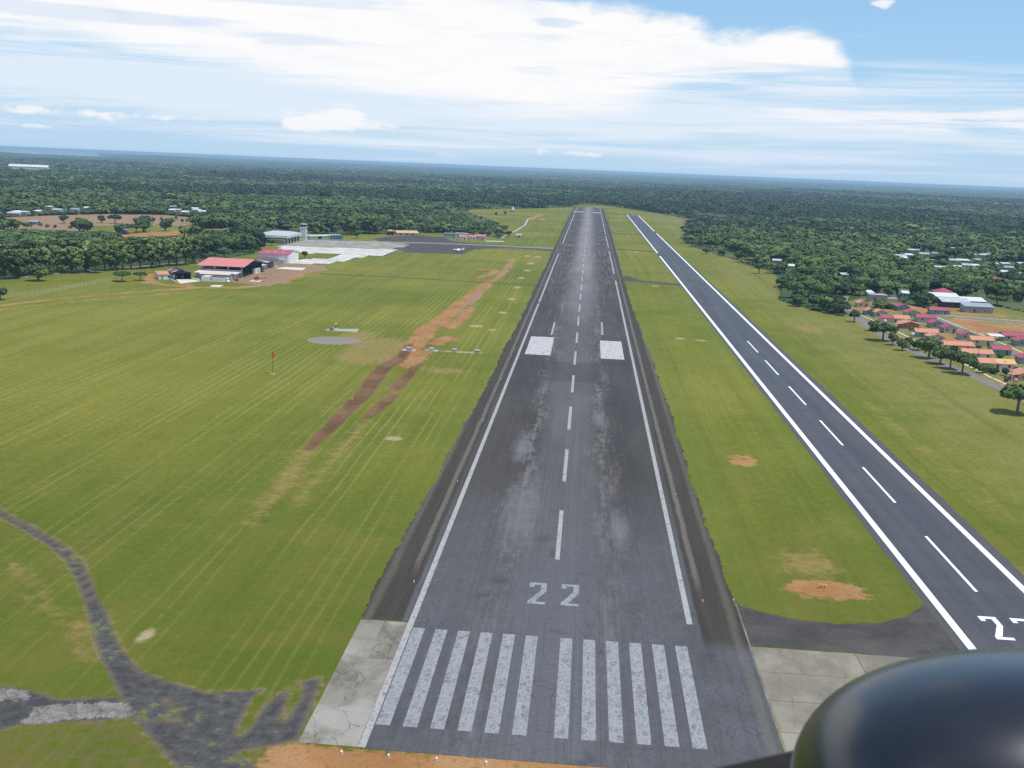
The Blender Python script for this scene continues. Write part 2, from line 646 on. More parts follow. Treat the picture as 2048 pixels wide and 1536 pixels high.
add(soil, sd_line(X, Y, P((1056, 440), (1075, 432), (1086, 428)), 5))
add(soil, sd_line(X, Y, P((1082, 442), (1086, 436)), 4))
add(brown, sd_line(X, Y, P((820, 688), (797, 720), (768, 734), (748, 760), (726, 790), (700, 812), (672, 842), (645, 868), (616, 899)), [1.5, 2.6, 3.0, 3.0, 2.8, 2.6, 2.3, 2.0, 1.2]))
add(brown, sd_line(X, Y, P((845, 727), (823, 742), (800, 769), (791, 779)), [1.0, 2.0, 2.2, 1.8]))
add(brown, sd_line(X, Y, P((788, 790), (763, 812), (737, 833)), [1.6, 2.0, 1.6]))
add(brown, sd_line(X, Y, P((905, 640), (930, 612), (955, 590), (972, 568)), [0.6, 1.4, 1.6, 1.2]))
add(brown, sd_line(X, Y, P((994, 558), (1012, 538), (1024, 522)), [1.2, 2.0, 1.5]))
trench = np.maximum(brown * (Y < 420), -3)
add(soil, np.where(Y < 480, brown - 0.1, -50))           # loose earth thrown out along the lips
add(dust, sd_line(X, Y, P((616, 899), (580, 950), (540, 1000), (500, 1050)), [3.2, 3.2, 2.8, 1.4]))
add(dust, sd_line(X, Y, P((735, 842), (708, 870), (680, 900), (640, 950), (590, 1010)), [2.4, 2.6, 2.2, 1.6, 0.8]))
add(dust, sd_disc(X, Y, at(752, 700), 14, 34))
add(dust, sd_disc(X, Y, at(715, 672), 9, 16))
add(dust, sd_disc(X, Y, at(890, 741), 10, 6))
add(dust, sd_disc(X, Y, at(1620, 1130), 6, 9))
add(dust, sd_disc(X, Y, at(1640, 1500), 5, 6))
add(dust, sd_line(X, Y, P((1700, 960), (1900, 1080), (2048, 1150)), 3))
add(dust, sd_line(X, Y, P((1560, 640), (1640, 730), (1690, 790)), 0.6))
add(dust, sd_line(X, Y, P((1730, 800), (1850, 900), (2000, 1010)), 0.9))
add(dust, sd_disc(X, Y, at(1620, 660), 8, 12))
# gravel rings and the bare discs round the buried fittings
for px, py, rx, ry in ((787, 877, 2.7, 2.6), (953, 652, 3.4, 4.0), (984, 660, 2.0, 2.3), (1005, 625, 2.2, 4), (1023, 598, 2.3, 5), (1035, 575, 2.4, 5.5), (1043, 556, 2.5, 6),
                       (1054, 541, 2.6, 7), (1062, 527, 2.8, 8), (1076, 514, 2.8, 8), (1055, 512, 2.6, 8), (1360, 677, 2.6, 3), (1402, 681, 2.8, 2), (1310, 572, 2.6, 4), (920, 704, 9.5, 2.0),
                       (1272, 504, 2.4, 8), (1256, 471, 2.4, 10), (293, 1270, 1.2, 2.4)):
    add(sand, sd_disc(X, Y, at(px, py), rx, ry))
add(soil, sd_disc(X, Y, at(1487, 922), 3.6, 5.0))
add(soil, sd_disc(X, Y, at(1650, 1180), 6.6, 4.4))
add(soil, sd_line(X, Y, P((1600, 1172), (1720, 1192)), 1.7))
# broken tarmac and the ditch, near corner
add(asph, sd_line(X, Y, P((-60, 990), (0, 1022), (60, 1055), (110, 1085), (150, 1120), (172, 1165), (190, 1215), (215, 1290), (250, 1350), (310, 1430), (390, 1500), (480, 1580)), [1.1, 1.1, 1.2, 1.3, 1.3, 1.4, 1.4, 1.6, 2.2, 2.7, 3.4, 4.0]))
add(asph, sd_poly(X, Y, P((260, 1325), (330, 1360), (420, 1385), (520, 1378), (600, 1362), (648, 1352), (600, 1480), (560, 1490), (380, 1520))))
add(asph, sd_poly(X, Y, P((-30, 1365), (60, 1375), (120, 1395), (240, 1390), (290, 1430), (200, 1445), (60, 1450), (-30, 1470))) - 0.2)
weed = sd_line(X, Y, P((560, 1370), (520, 1400), (480, 1465)), [1.3, 1.0, 0.5])
weed = np.maximum(weed, sd_line(X, Y, P((592, 1372), (590, 1395), (565, 1440)), [0.8, 0.6, 0.3]))
weed = np.maximum(weed, sd_line(X, Y, P((330, 1400), (360, 1440), (300, 1440)), 0.1))
asph = np.minimum(asph, -weed)
pale = np.maximum(sd_poly(X, Y, P((75, 1408), (200, 1405), (265, 1412), (262, 1432), (120, 1440), (40, 1450))), sd_poly(X, Y, P((-40, 1375), (55, 1378), (60, 1398), (10, 1402), (-40, 1400))))
add(soil, sd_poly(X, Y, P((545, 1484), (720, 1497), (1000, 1514), (1300, 1534), (1300, 1620), (500, 1620), (520, 1500))) - 0.1)
add(dust, sd_line(X, Y, P((150, 1240), (165, 1290), (175, 1320)), 1.0))
add(dust, sd_line(X, Y, P((20, 1120), (70, 1180), (120, 1230)), 1.5))
# bare lots and the estate
for L in LOTS[:1]:
    add(brown, sd_poly(X, Y, L))
add(soil, sd_poly(X, Y, LOTS[1]))
ESTATE = P((1700, 622), (1712, 600), (1745, 600), (1800, 608), (1850, 620), (1880, 612), (1960, 618), (2048, 634), (2200, 660), (2400, 800), (2080, 808), (2020, 778), (1950, 735), (1850, 690), (1760, 645))
add(yard, sd_poly(X, Y, ESTATE))
add(soil, sd_poly(X, Y, P((1885, 637), (1960, 645), (2048, 652), (2200, 665), (2300, 720), (2060, 690), (2000, 676), (1960, 668), (1920, 652))))
add(soil, sd_line(X, Y, P((1750, 645), (1800, 672), (1850, 697)), 1.4))
add(soil, sd_line(X, Y, P((1950, 742), (1985, 760), (2030, 783)), 1.0))
add(soil, sd_poly(X, Y, P((1800, 606), (1850, 616), (1858, 622), (1820, 619), (1795, 612))))
wood = -sd_poly(X, Y, OPEN)
for L in LOTS + FIELDS:
    wood = np.minimum(wood, -sd_poly(X, Y, L))
wood = np.clip(wood, -40, 40)
lump = rng.uniform(-1, 1, X.shape)
spoil = np.clip(soil / 2.0, 0, 1) * (Y > 330) * (Y < 760) * (X > -130)
Z = Z - 0.9 * np.clip(trench / 2.0, 0, 1) * (Y < 600) + spoil * (0.25 + 0.35 * lump) + 0.22 * lump * np.clip(brown / 1.5, 0, 1) * (Y < 480)
ditch = sd_line(X, Y, P((-60, 990), (0, 1022), (60, 1055), (110, 1085), (150, 1120), (172, 1165), (190, 1215)), 2.0)
Z = Z - 0.7 * np.clip(ditch / 1.5, 0, 1)
ny, nx = X.shape
idx = np.arange(nx * ny).reshape(ny, nx)
quads = np.stack([idx[:-1, :-1], idx[:-1, 1:], idx[1:, 1:], idx[1:, :-1]], -1).reshape(-1, 4)
gm = bpy.data.meshes.new('ground')
gm.vertices.add(nx * ny)
gm.vertices.foreach_set('co', np.stack([X, Y, Z], -1).astype(np.float32).ravel())
gm.loops.add(quads.size)
gm.loops.foreach_set('vertex_index', quads.astype(np.int32).ravel())
gm.polygons.add(len(quads))
gm.polygons.foreach_set('loop_start', np.arange(0, quads.size, 4, dtype=np.int32))
gm.update(calc_edges=True)
gm.polygons.foreach_set('use_smooth', [True] * len(quads))
for nme, arr in (('soil', soil), ('brown', brown), ('sand', sand), ('dust', dust), ('asph', asph), ('yard', yard), ('wood', wood), ('pale', pale)):
    a = gm.attributes.new(nme, 'FLOAT', 'POINT')
    a.data.foreach_set('value', np.clip(arr, -40, 40).astype(np.float32).ravel())

g = Mat('grassland', 0.9, 0.04)
x, y, z = g.pos()
pv = g.vec(x, y, 0.0)
nbig = g.noise(pv, 0.008, 3, 0.55)
nmid = g.noise(pv, 0.06, 4, 0.6)
nfin = g.noise(pv, 0.55, 3, 0.65)
ntiny = g.noise(pv, 2.6, 2, 0.7)
warp = (g.noise(g.vec(x * 0.02, y * 0.006), 1.0, 2) - 0.5) * 5.0
swath = g.noise(g.vec((x + warp) * 0.22, y * 0.0035, 0.0), 1.0, 3, 0.6)
wl = (g.noise(g.vec(x * 0.05, y * 0.012, 8.0), 1.0, 2) - 0.5) * 3.0
row = (((x + wl) / 2.7).fract() - 0.5).abs()
brk = g.noise(g.vec(x * 0.11, y * 0.010, 4.0), 1.0, 3, 0.6)
line = (0.10 - row).ss(-0.08, 0.07) * brk.ss(0.40, 0.66) * (nfin * 1.2 - 0.1).clamp()
leftf = (x * -1.0).ss(30.0, 40.0)
rightf = x.ss(84.0, 120.0)
green = g.mix(nbig.ss(0.35, 0.65), (0.100, 0.124, 0.012), (0.160, 0.160, 0.022))
green = g.mix(nmid.ss(0.45, 0.8) * 0.6, green, (0.150, 0.136, 0.026))
green = g.mix(rightf * (nmid.ss(0.3, 0.7) * 0.5 + 0.35), green, (0.172, 0.162, 0.048))
green = g.scale(green, (swath - 0.5) * 0.55 + (nfin - 0.5) * 0.75 + (ntiny - 0.5) * 1.1 + (nmid - 0.5) * 0.35 + 1.0)
green = g.mix(line * 0.80 * (leftf * 0.75 + 0.25), green, (0.30, 0.28, 0.095))
green = g.mix((1.0 - swath).ss(0.56, 0.75) * 0.30, green, (0.082, 0.108, 0.022))
clip_ = g.noise(g.vec(x * 0.5, y * 0.5, 12.0), 1.0, 4, 0.75).ss(0.60, 0.72)
green = g.mix(clip_ * ((y * -1.0).ss(-260.0, -150.0) * 0.35 + 0.20), green, (0.30, 0.27, 0.11))
# verges left longer along the paving
verge = ((x - 30.0).abs() / -2.5).exp() + ((x - 60.0).abs() / -1.5).exp() + ((x + 34.0).abs() / -1.2).exp()
green = g.mix(verge * 0.4, green, (0.080, 0.135, 0.022))
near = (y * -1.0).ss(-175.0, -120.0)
green = g.mix((y * -1.0).ss(-290.0, -130.0) * 0.65, green, g.mix(nmid.ss(0.42, 0.62), (0.062, 0.092, 0.010), (0.092, 0.094, 0.018)))  # brightness falloff painted into the grass: darker towards the camera
rough_ = (y * -1.0).ss(-128.0, -117.0) * (x * -1.0).ss(34.0, 38.0)
green = g.mix(rough_ * nfin.ss(0.40, 0.62) * 0.6, green, (0.125, 0.095, 0.045))
nrag = g.noise(pv, 0.24, 4, 0.7)
rag = (nrag - 0.5) * 7.0
jit = (nfin - 0.5) * 4.2 + (nmid - 0.5) * 3.6 + (ntiny - 0.5) * 2.2
c = green
c = g.mix((g.attr('dust') + jit * 0.9 + rag * 1.4).ss(-1.0, 4.0) * 0.75 * (nfin * 1.5).clamp() * (ntiny * 0.8 + 0.5).clamp(), c, (0.29, 0.19, 0.085))
fl = g.mix(nmid.ss(0.35, 0.7), (0.028, 0.045, 0.016), (0.055, 0.080, 0.025))
c = g.mix((g.attr('wood') + jit).ss(-1.5, 2.0), c, fl)
ydc = g.mix(nfin.ss(0.35, 0.65), (0.11, 0.15, 0.03), (0.20, 0.19, 0.07))
ydc = g.mix(nmid.ss(0.46, 0.60) * 0.85, ydc, (0.34, 0.165, 0.075))
c = g.mix((g.attr('yard') + jit * 0.4).ss(-0.6, 0.6), c, ydc)
sandc = g.mix(nfin, (0.27, 0.21, 0.12), (0.37, 0.31, 0.21))
c = g.mix((g.attr('sand') + jit * 0.35).ss(-0.4, 0.7) * 0.92, c, sandc)
soilc = g.mix(nmid.ss(0.3, 0.7), (0.30, 0.132, 0.055), (0.37, 0.205, 0.10))
soilc = g.mix(nfin.ss(0.52, 0.66) * 0.55, soilc, (0.185, 0.085, 0.042))
soilc = g.mix((nfin + nmid * 0.5).ss(0.86, 1.0) * 0.6, soilc, (0.135, 0.15, 0.04))
soilc = g.scale(soilc, (nfin - 0.5) * 0.5 + (ntiny - 0.5) * 0.6 + 1.0)
c = g.mix((g.attr('soil') + jit * 0.6 + rag).ss(-0.7, 0.9) * (nmid * 0.35 + 0.72).clamp(), c, soilc)
brc = g.mix(nmid.ss(0.35, 0.65), (0.085, 0.048, 0.028), (0.155, 0.088, 0.052))
brc = g.mix(y.ss(460.0, 520.0), brc, g.mix(nfin, (0.235, 0.140, 0.10), (0.29, 0.19, 0.13)))
brc = g.scale(brc, (nfin - 0.5) * 1.1 + (ntiny - 0.5) * 0.8 + 1.0)
c = g.mix((g.attr('brown') + jit * 0.6 + rag * 0.8).ss(-0.5, 0.6) * (nfin * 0.9 + 0.45).clamp(), c, brc)
edge = ((g.attr('asph') + jit * 0.36).abs() / -0.22).exp()
tar = g.mix((nfin * 0.6 + nmid * 0.4).ss(0.35, 0.65), (0.042, 0.042, 0.045), (0.088, 0.086, 0.088))
tar = g.mix(((g.attr('asph') - 0.7) * 0.8 + (nmid - 0.5)).ss(-0.4, 0.3), g.mix(nfin, (0.085, 0.070, 0.054), (0.13, 0.108, 0.085)), tar)
tar = g.mix(((nfin - 0.5) * 2 + (nmid - 0.5) * 2.0).ss(0.30, 0.46) * 0.8, tar, (0.13, 0.155, 0.035))
tar = g.scale(tar, (ntiny - 0.5) * 0.6 + 1.0)
c = g.mix((g.attr('asph') + jit * 0.36).ss(-0.2, 0.25), c, tar)
c = g.mix(edge.clamp() * 0.4 * nfin.ss(0.42, 0.56) * nmid.ss(0.35, 0.55), c, (0.30, 0.215, 0.13))
crk = g.voro(g.vec(x + nfin * 3.0, y * 0.8 + ntiny * 1.5 + nmid * 3, 0.0), 0.6)
palec = g.mix(crk.ss(0.0, 0.035), (0.06, 0.06, 0.05), g.mix(nfin, (0.13, 0.125, 0.115), (0.29, 0.28, 0.26)))
palec = g.scale(palec, (ntiny - 0.5) * 0.9 + (nfin - 0.5) * 0.8 + 0.95)
c = g.mix((g.attr('pale') + jit * 0.62).ss(-0.2, 0.3) * 0.9, c, palec)
g.b.inputs['Sheen Weight'].default_value = 0.10
g.b.inputs['Sheen Roughness'].default_value = 0.45
g.b.inputs['Sheen Tint'].default_value = (0.85, 0.88, 0.35, 1)
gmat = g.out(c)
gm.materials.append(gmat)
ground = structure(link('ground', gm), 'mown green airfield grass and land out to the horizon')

# ------------------------------------------------------------------ paving
CX = -2.45                      # runway centreline


def jag(pts, step=1.6, amp=0.25, keep=()):
    """break the long edges of an outline into short uneven ones: slow wander plus ragged bites"""
    out = []
    n = len(pts)
    slow = 0.0
    for i in range(n):
        a, b = Vector(pts[i]), Vector(pts[(i + 1) % n])
        L = (b - a).length
        k = 1 if i in keep else max(1, min(1500, int(L / step)))
        nrm = Vector((-(b - a).y, (b - a).x)) / max(L, 1e-6)
        for j in range(k):
            q = a + (b - a) * ((j + (random.uniform(-0.4, 0.4) if j else 0)) / k)
            if j:
                slow = max(-2.0, min(2.0, slow * 0.93 + random.gauss(0, 0.5)))
                q += nrm * amp * (slow + (random.uniform(-1.6, 1.6) if random.random() < 0.25 else random.uniform(-0.4, 0.4)))
            out.append((q.x, q.y))
    return out


def sheet(name, pts, z, mat, parent=None):
    return MB().face(*[(x, y, z) for x, y in pts]).build(name, mat, parent)


# old runway asphalt
a = Mat('weathered_asphalt', 0.75, 0.25)
x, y, z = a.pos()
lx = x - CX
dl = lx.abs()
n1 = a.noise(a.vec(x * 0.06, y * 0.012), 1.0, 5, 0.6)
n2 = a.noise(a.vec(x * 0.5, y * 0.03, 2.0), 1.0, 5, 0.62)
n3 = a.noise(a.vec(x * 1.2, y * 1.0, 7.0), 1.0, 4, 0.7)
n4 = a.noise(a.vec(x * 0.12, y * 0.10, 3.0), 1.0, 5, 0.6)
lanes = a.noise(a.vec(x * 1.9, y * 0.006, 1.0), 1.0, 2, 0.6)
c = a.mix(n1.ss(0.3, 0.7), (0.038, 0.034, 0.032), (0.062, 0.056, 0.052))
mid = (1.0 - (dl + (n2 - 0.5) * 7.0 + (n4 - 0.5) * 5.0).ss(2.5, 11.0))
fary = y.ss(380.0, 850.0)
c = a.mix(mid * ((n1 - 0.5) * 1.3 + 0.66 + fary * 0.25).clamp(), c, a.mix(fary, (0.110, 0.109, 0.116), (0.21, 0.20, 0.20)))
# old repair lanes: pale smears along the joints either side of the centre
n5 = a.noise(a.vec(x * 0.30, y * 0.035, 13.0), 1.0, 6, 0.68)
n6 = a.noise(a.vec(x * 0.75, y * 0.22, 17.0), 1.0, 5, 0.72)
lane = ((dl - 9.0).abs() / -4.5).exp()
c = a.mix((n5 * 0.55 + n6 * 0.5 + lane * 0.10 - 0.06).ss(0.50, 0.66) * lane * 0.75, c, (0.165, 0.156, 0.148))
c = a.mix((n5 * 0.5 + n6 * 0.5).ss(0.44, 0.32) * 0.55, c, (0.040, 0.036, 0.034))
patch = y.ss(352.0, 354.0) * y.ss(392.0, 389.0) * dl.ss(10.5, 9.5)
c = a.mix(patch * (n6 * 0.5 + 0.35).clamp(), c, (0.048, 0.047, 0.050))
neary = (y * -1.0).ss(-250.0, -165.0)
inner = 1.0 - dl.ss(24.0, 25.0)
bay = (y * -1.0).ss(-156.0, -152.5)
c = a.mix((neary * inner).max(bay) * ((n4 - 0.5) * 1.2 + (n6 - 0.5) * 0.6 + 0.62).clamp(), c, (0.098, 0.101, 0.113))  # windscreen haze put into the colour: near asphalt lighter and bluer
c = a.mix((neary * inner).max(bay) * n4.ss(0.42, 0.30) * 0.6, c, (0.046, 0.046, 0.050))
for bx_, by_, rx_, ry_ in ((-11.0, 212.0, 4.0, 26.0), (9.5, 203.0, 2.2, 12.0), (-14.0, 262.0, 2.5, 14.0), (6.0, 300.0, 2.0, 12.0)):
    bb = ((((x - bx_) / rx_)._m('POWER', 2.0) + ((y - by_) / ry_)._m('POWER', 2.0)) * -1.0).exp()
    c = a.mix((bb * 1.3 + (n6 - 0.5) * 1.3 + (n5 - 0.5) * 0.8 - 0.25).clamp() * 0.75, c, (0.150, 0.147, 0.148))
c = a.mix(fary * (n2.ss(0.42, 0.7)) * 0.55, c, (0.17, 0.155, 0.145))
# shoulders: darker, mossy, with a crumbled joint along the old edge
joint = dl + (n3 - 0.5) * 0.9 + (n4 - 0.5) * 0.8
sh = joint.ss(23.2, 23.7)
shc = a.mix(n2, (0.028, 0.024, 0.018), (0.060, 0.050, 0.037))
c = a.mix(sh * (y.ss(150.0, 156.0)), c, shc)
jb = (((joint - 24.9).abs() - 0.45) * -1.0).ss(-0.3, 0.2) * y.ss(170.0, 185.0)
c = a.mix(jb * 0.8, c, a.mix(n3, (0.10, 0.09, 0.075), (0.16, 0.145, 0.12)))
rub = (((joint - 29.0).abs() - 0.5) * -1.0).ss(-0.6, 0.4)
c = a.mix(rub * 0.45, c, (0.135, 0.125, 0.10))
grit = a.noise(a.vec(x * 4.0, y * 2.2, 31.0), 1.0, 2, 0.7)
c = a.scale(c, (lanes - 0.5) * 0.45 + (n3 - 0.5) * 0.5 + (n2 - 0.5) * 0.3 + (grit - 0.5) * 0.5 + 1.0)
# paving lane joints every 3.75 m and cross cracks
g1 = ((lx / 3.75).fract() - 0.5).abs()
seam = (g1 + (n3 - 0.5) * 0.012).ss(0.486, 0.496) * a.noise(a.vec(x * 0.2, y * 0.02, 9.0), 1.0, 3).ss(0.38, 0.6)
crack = (1.0 - a.voro(a.vec(x * 0.30 + n2 * 0.7, y * 0.22 + n3 * 0.35), 1.0).ss(0.0, 0.02)) * n4.ss(0.45, 0.62) * neary
c = a.mix(seam * 0.55, c, (0.028, 0.028, 0.030))
c = a.mix(crack * 0.65, c, (0.025, 0.025, 0.027))
# tyre rubber, short dashes along the rolling lanes
tyre = a.noise(a.vec(x * 3.2, y * 0.11, 21.0), 1.0, 2).ss(0.66, 0.74) * (1.0 - (dl - 4.5).abs().ss(0.0, 4.0)) * (1.0 - fary)
c = a.mix(tyre * 0.45, c, (0.030, 0.030, 0.033))
M['old_asphalt'] = a.out(c)

# newly laid asphalt of the parallel strip
a = Mat('new_asphalt', 0.6, 0.4)
x, y, z = a.pos()
n1 = a.noise(a.vec(x * 0.25, y * 0.006), 1.0, 4, 0.6)
n2 = a.noise(a.vec(x * 0.05, y * 0.03), 1.0, 5, 0.6)
n3 = a.noise(a.vec(x * 1.5, y * 1.5), 1.0, 4, 0.7)
c = a.mix(n1.ss(0.3, 0.7), (0.046, 0.049, 0.056), (0.070, 0.073, 0.080))
c = a.mix(n2.ss(0.5, 0.75) * 0.5, c, (0.085, 0.088, 0.095))
c = a.scale(c, (n3 - 0.5) * 0.3 + 1.0)
dl2 = (x - 72.3).abs()
tr = a.noise(a.vec(x * 2.6, y * 0.012, 3.0), 1.0, 3, 0.6)
c = a.mix(tr.ss(0.60, 0.75) * 0.35, c, (0.028, 0.029, 0.032))
jn = (((x - 72.3) / 3.6).fract() - 0.5).abs().ss(0.487, 0.497)
c = a.mix(jn * 0.4 * n1.ss(0.4, 0.6), c, (0.032, 0.033, 0.036))
xs = a.noise(a.vec(x * 0.02, y * 0.25, 9.0), 1.0, 3, 0.6)
c = a.scale(c, (xs - 0.5) * 0.35 + 1.0)
c = a.mix(dl2.ss(9.9, 10.6) * (n3 * 0.6 + 0.3).clamp(), c, (0.085, 0.074, 0.066))
M['new_asphalt'] = a.out(c)

# mid-grey old connecting taxiways
a = Mat('taxiway_asphalt', 0.85, 0.2)
x, y, z = a.pos()
n2 = a.noise(a.vec(x * 0.12, y * 0.12), 1.0, 5, 0.6)
n3 = a.noise(a.vec(x * 0.9, y * 0.9), 1.0, 4, 0.7)
c = a.mix(n2.ss(0.3, 0.7), (0.048, 0.045, 0.042), (0.082, 0.077, 0.070))
c = a.scale(c, (n3 - 0.5) * 0.5 + 1.0)
M['taxi'] = a.out(c)
a = Mat('worn_pale_tarmac', 0.9, 0.2)
x, y, z = a.pos()
n2 = a.noise(a.vec(x * 0.10, y * 0.35), 1.0, 5, 0.6)
c = a.mix(n2.ss(0.3, 0.7), (0.17, 0.155, 0.145), (0.26, 0.24, 0.22))
M['taxi_pale'] = a.out(c)
a = Mat('village_road_tarmac', 0.9, 0.2)
x, y, z = a.pos()
n2 = a.noise(a.vec(x * 0.3, y * 0.3), 1.0, 5, 0.6)
c = a.mix(n2.ss(0.3, 0.7), (0.15, 0.145, 0.14), (0.21, 0.20, 0.19))
M['road'] = a.out(c)


def concrete(name, lo, hi, stain, stain_amt, crack_amt):
    a = Mat(name, 0.85, 0.25)
    x, y, z = a.pos()
    r = a.rnd()
    n2 = a.noise(a.vec(x * 0.22, y * 0.10), 1.0, 5, 0.62)
    n3 = a.noise(a.vec(x * 1.6, y * 1.6), 1.0, 5, 0.7)
    n4 = a.noise(a.vec(x * 0.07, y * 0.07, 4.0), 1.0, 3, 0.6)
    c = a.mix((n2 + (r - 0.5) * 0.35).ss(0.3, 0.7), lo, hi)
    c = a.mix(n4.ss(0.48, 0.62) * stain_amt, c, stain)
    c = a.scale(c, (n3 - 0.5) * 0.35 + 1.0)
    ck = (1.0 - a.voro(a.vec(x * 0.22 + n2 * 1.4, y * 0.16 + n3 * 0.5), 1.0).ss(0.0, 0.016)) * crack_amt
    c = a.mix(ck, c, (0.05, 0.045, 0.04))
    return a.out(c)


M['slab'] = concrete('shoulder_concrete', (0.135, 0.125, 0.10), (0.225, 0.21, 0.175), (0.32, 0.31, 0.28), 0.8, 0.7)
M['slab2'] = concrete('turning_pad_concrete', (0.19, 0.172, 0.13), (0.275, 0.255, 0.20), (0.15, 0.138, 0.11), 0.6, 0.3)
M['apron'] = concrete('apron_concrete', (0.24, 0.225, 0.20), (0.34, 0.32, 0.29), (0.20, 0.19, 0.175), 0.6, 0.0)
M['apron_new'] = concrete('new_apron_concrete', (0.46, 0.445, 0.41), (0.60, 0.58, 0.54), (0.38, 0.365, 0.33), 0.5, 0.0)


def worn_paint(name, lo, hi, wear, ragged=0.5):
    """white marking paint, crazed and worn through to the asphalt"""
    a = Mat(name, 0.7, 0.25)
    x, y, z = a.pos()
    n2 = a.noise(a.vec(x * 0.7, y * 0.35), 1.0, 5, 0.65)
    n3 = a.noise(a.vec(x * 2.6, y * 2.0), 1.0, 5, 0.7)
    cr = 1.0 - a.voro(a.vec(x * 0.85 + n3 * 0.5, y * 0.6 + n2 * 0.6), 1.0).ss(0.015, 0.10)
    c = a.mix((n2 * 0.6 + n3 * 0.6).ss(0.42, 0.78), lo, hi)
    c = a.mix(cr * ragged, c, hi)
    c = a.mix(((n3 - 0.5) * 1.2 + (n2 - 0.5) * 1.4).ss(0.16 - wear, 0.42 - wear) * 0.85, c, (0.085, 0.085, 0.09))
    return a.out(c)


M['worn_white'] = worn_paint('worn_threshold_paint', (0.125, 0.133, 0.145), (0.325, 0.342, 0.362), 0.08)
M['worn_edge'] = worn_paint('worn_edge_paint', (0.20, 0.20, 0.195), (0.46, 0.46, 0.45), 0.13, 0.2)
M['worn_block'] = worn_paint('worn_block_paint', (0.30, 0.30, 0.30), (0.60, 0.60, 0.60), 0.16, 0.2)
M['new_white'] = paint('new_white_paint', (0.82, 0.82, 0.82), 0.5, 0.05, 0.4)

YE = 2072.0
edgeL = [(-32.3, 116.0)] + [(-32.3, 160.0), (-32.6, 176.0), (-31.2, 290.0), (-29.9, 560.0), (-30.2, 900.0), (-31.5, 1500.0), (-30, YE)]
edgeR = [(25.5, YE), (27.5, 1500.0), (25.6, 900.0), (25.2, 600.0), (27.6, 340.0), (27.4, 182.0), (28.0, 154.0), (28.05, 119.5), (25.0, 116.4)]
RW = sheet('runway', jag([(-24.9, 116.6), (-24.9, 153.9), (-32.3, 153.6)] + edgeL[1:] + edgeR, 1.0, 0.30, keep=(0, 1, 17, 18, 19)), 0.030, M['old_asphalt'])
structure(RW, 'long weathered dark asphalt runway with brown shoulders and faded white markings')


def rect(name, x0, y0, x1, y1, mat, parent, z=0.038):
    return MB().face((x0, y0, z), (x1, y0, z), (x1, y1, z), (x0, y1, z)).build(name, mat, parent)


ST_Y0, ST_Y1 = 122.4, 151.7
for i in range(12):
    cxs = -22.82 + i * 3.5 if i < 6 else 0.0 + (i - 6) * 3.5
    rect('threshold_stripe', cxs - 0.92, ST_Y0, cxs + 0.92, ST_Y1, M['worn_white'], RW)
# side stripes, broken where the taxiways cross
for y0, y1 in ((116.8, 560.0), (566.0, 905.0), (1035.0, YE - 8)):
    rect('side_stripe', -24.85, y0, -23.9, y1, M['worn_edge'], RW)
for y0, y1 in ((160.0, 700.0), (745.0, 960.0), (1000.0, 1180.0), (1215.0, YE - 8)):
    rect('side_stripe', 19.1, y0, 20.05, y1, M['worn_edge'], RW)
k = 0
yy = 184.8
while yy < 2030:
    rect('centreline_dash', CX - 0.42, yy, CX + 0.42, yy + 29.0, M['worn_edge'], RW)
    yy += 50.15
bl = P((1060, 673), (1111, 675), (1103, 711), (1053, 708))
br = P((1198, 681), (1245, 684), (1250, 719), (1199, 717))
for q in (bl, br):
    x0, x1, y0, y1 = q[:, 0].min(), q[:, 0].max(), q[:, 1].min(), q[:, 1].max()
    rect('aiming_block', x0 + 0.5, y0, x1 - 0.5, y1, M['worn_block'], RW)
for px0, px1 in ((1103, 1110), (1205, 1208)):
    qx, qy = at(px0, 670)
    rect('touchdown_bar', qx - 0.4, qy, qx + 0.4, qy + 40, M['worn_edge'], RW)
rect('end_line', -23.5, YE - 6, 19, YE - 3.5, M['worn_block'], RW)
for q in (((1146, 423), (1166, 425)), ((1186, 425), (1200, 426))):
    a0, a1 = at(*q[0]), at(*q[1])
    rect('end_block', a0[0], a0[1] - 14, a1[0], a0[1] + 10, M['worn_block'], RW)


def digit2(name, x0, y0, w, h, t, mat, parent, z=0.040):
    """a squared figure 2, as painted on runways"""
    def q(u, v): return (x0 + u, y0 + v, z)
    m = MB()
    m.face(q(0, 0), q(w, 0), q(w, t), q(t * 0.2, t), q(0, t))
    m.face(q(0, t), q(t * 0.2, t), q(t * 1.25, t), q(w, h * 0.60), q(w, h - t), q(w - t * 0.95, h - t), q(w - t * 0.95, h * 0.63))
    m.face(q(0, h - t), q(t * 0.85, h - t), q(w, h - t), q(w, h), q(0, h))
    m.face(q(0, h - t - h * 0.11), q(t * 0.85, h - t - h * 0.11), q(t * 0.85, h - t), q(0, h - t))
    return m.build(name, mat, parent)


d0, d1 = at(1054, 1207), at(1121, 1211)
digit2('runway_digit', d0[0], d0[1], 2.95, 9.2, 1.0, M['worn_white'], RW)
digit2('runway_digit', d1[0], d1[1], 2.95, 9.2, 1.0, M['worn_white'], RW)

# concrete shoulder slabs at the threshold, left
SHL = structure(MB().box(-32.25, 116.85, 0.006, -24.6, 153.3, 0.016).build('threshold_shoulder', M['conc']), 'cracked pale concrete shoulder beside the runway threshold')
yb = [116.8, 125.0, 133.2, 140.5, 147.2, 153.4]
for i in range(5):
    for (x0, x1) in ((-32.3, -28.7), (-28.66, -24.92)):
        MB().box(x0, yb[i] + 0.03, 0.016, x1, yb[i + 1] - 0.03, 0.034 + random.uniform(0, 0.012)).build('slab', M['slab'], SHL)
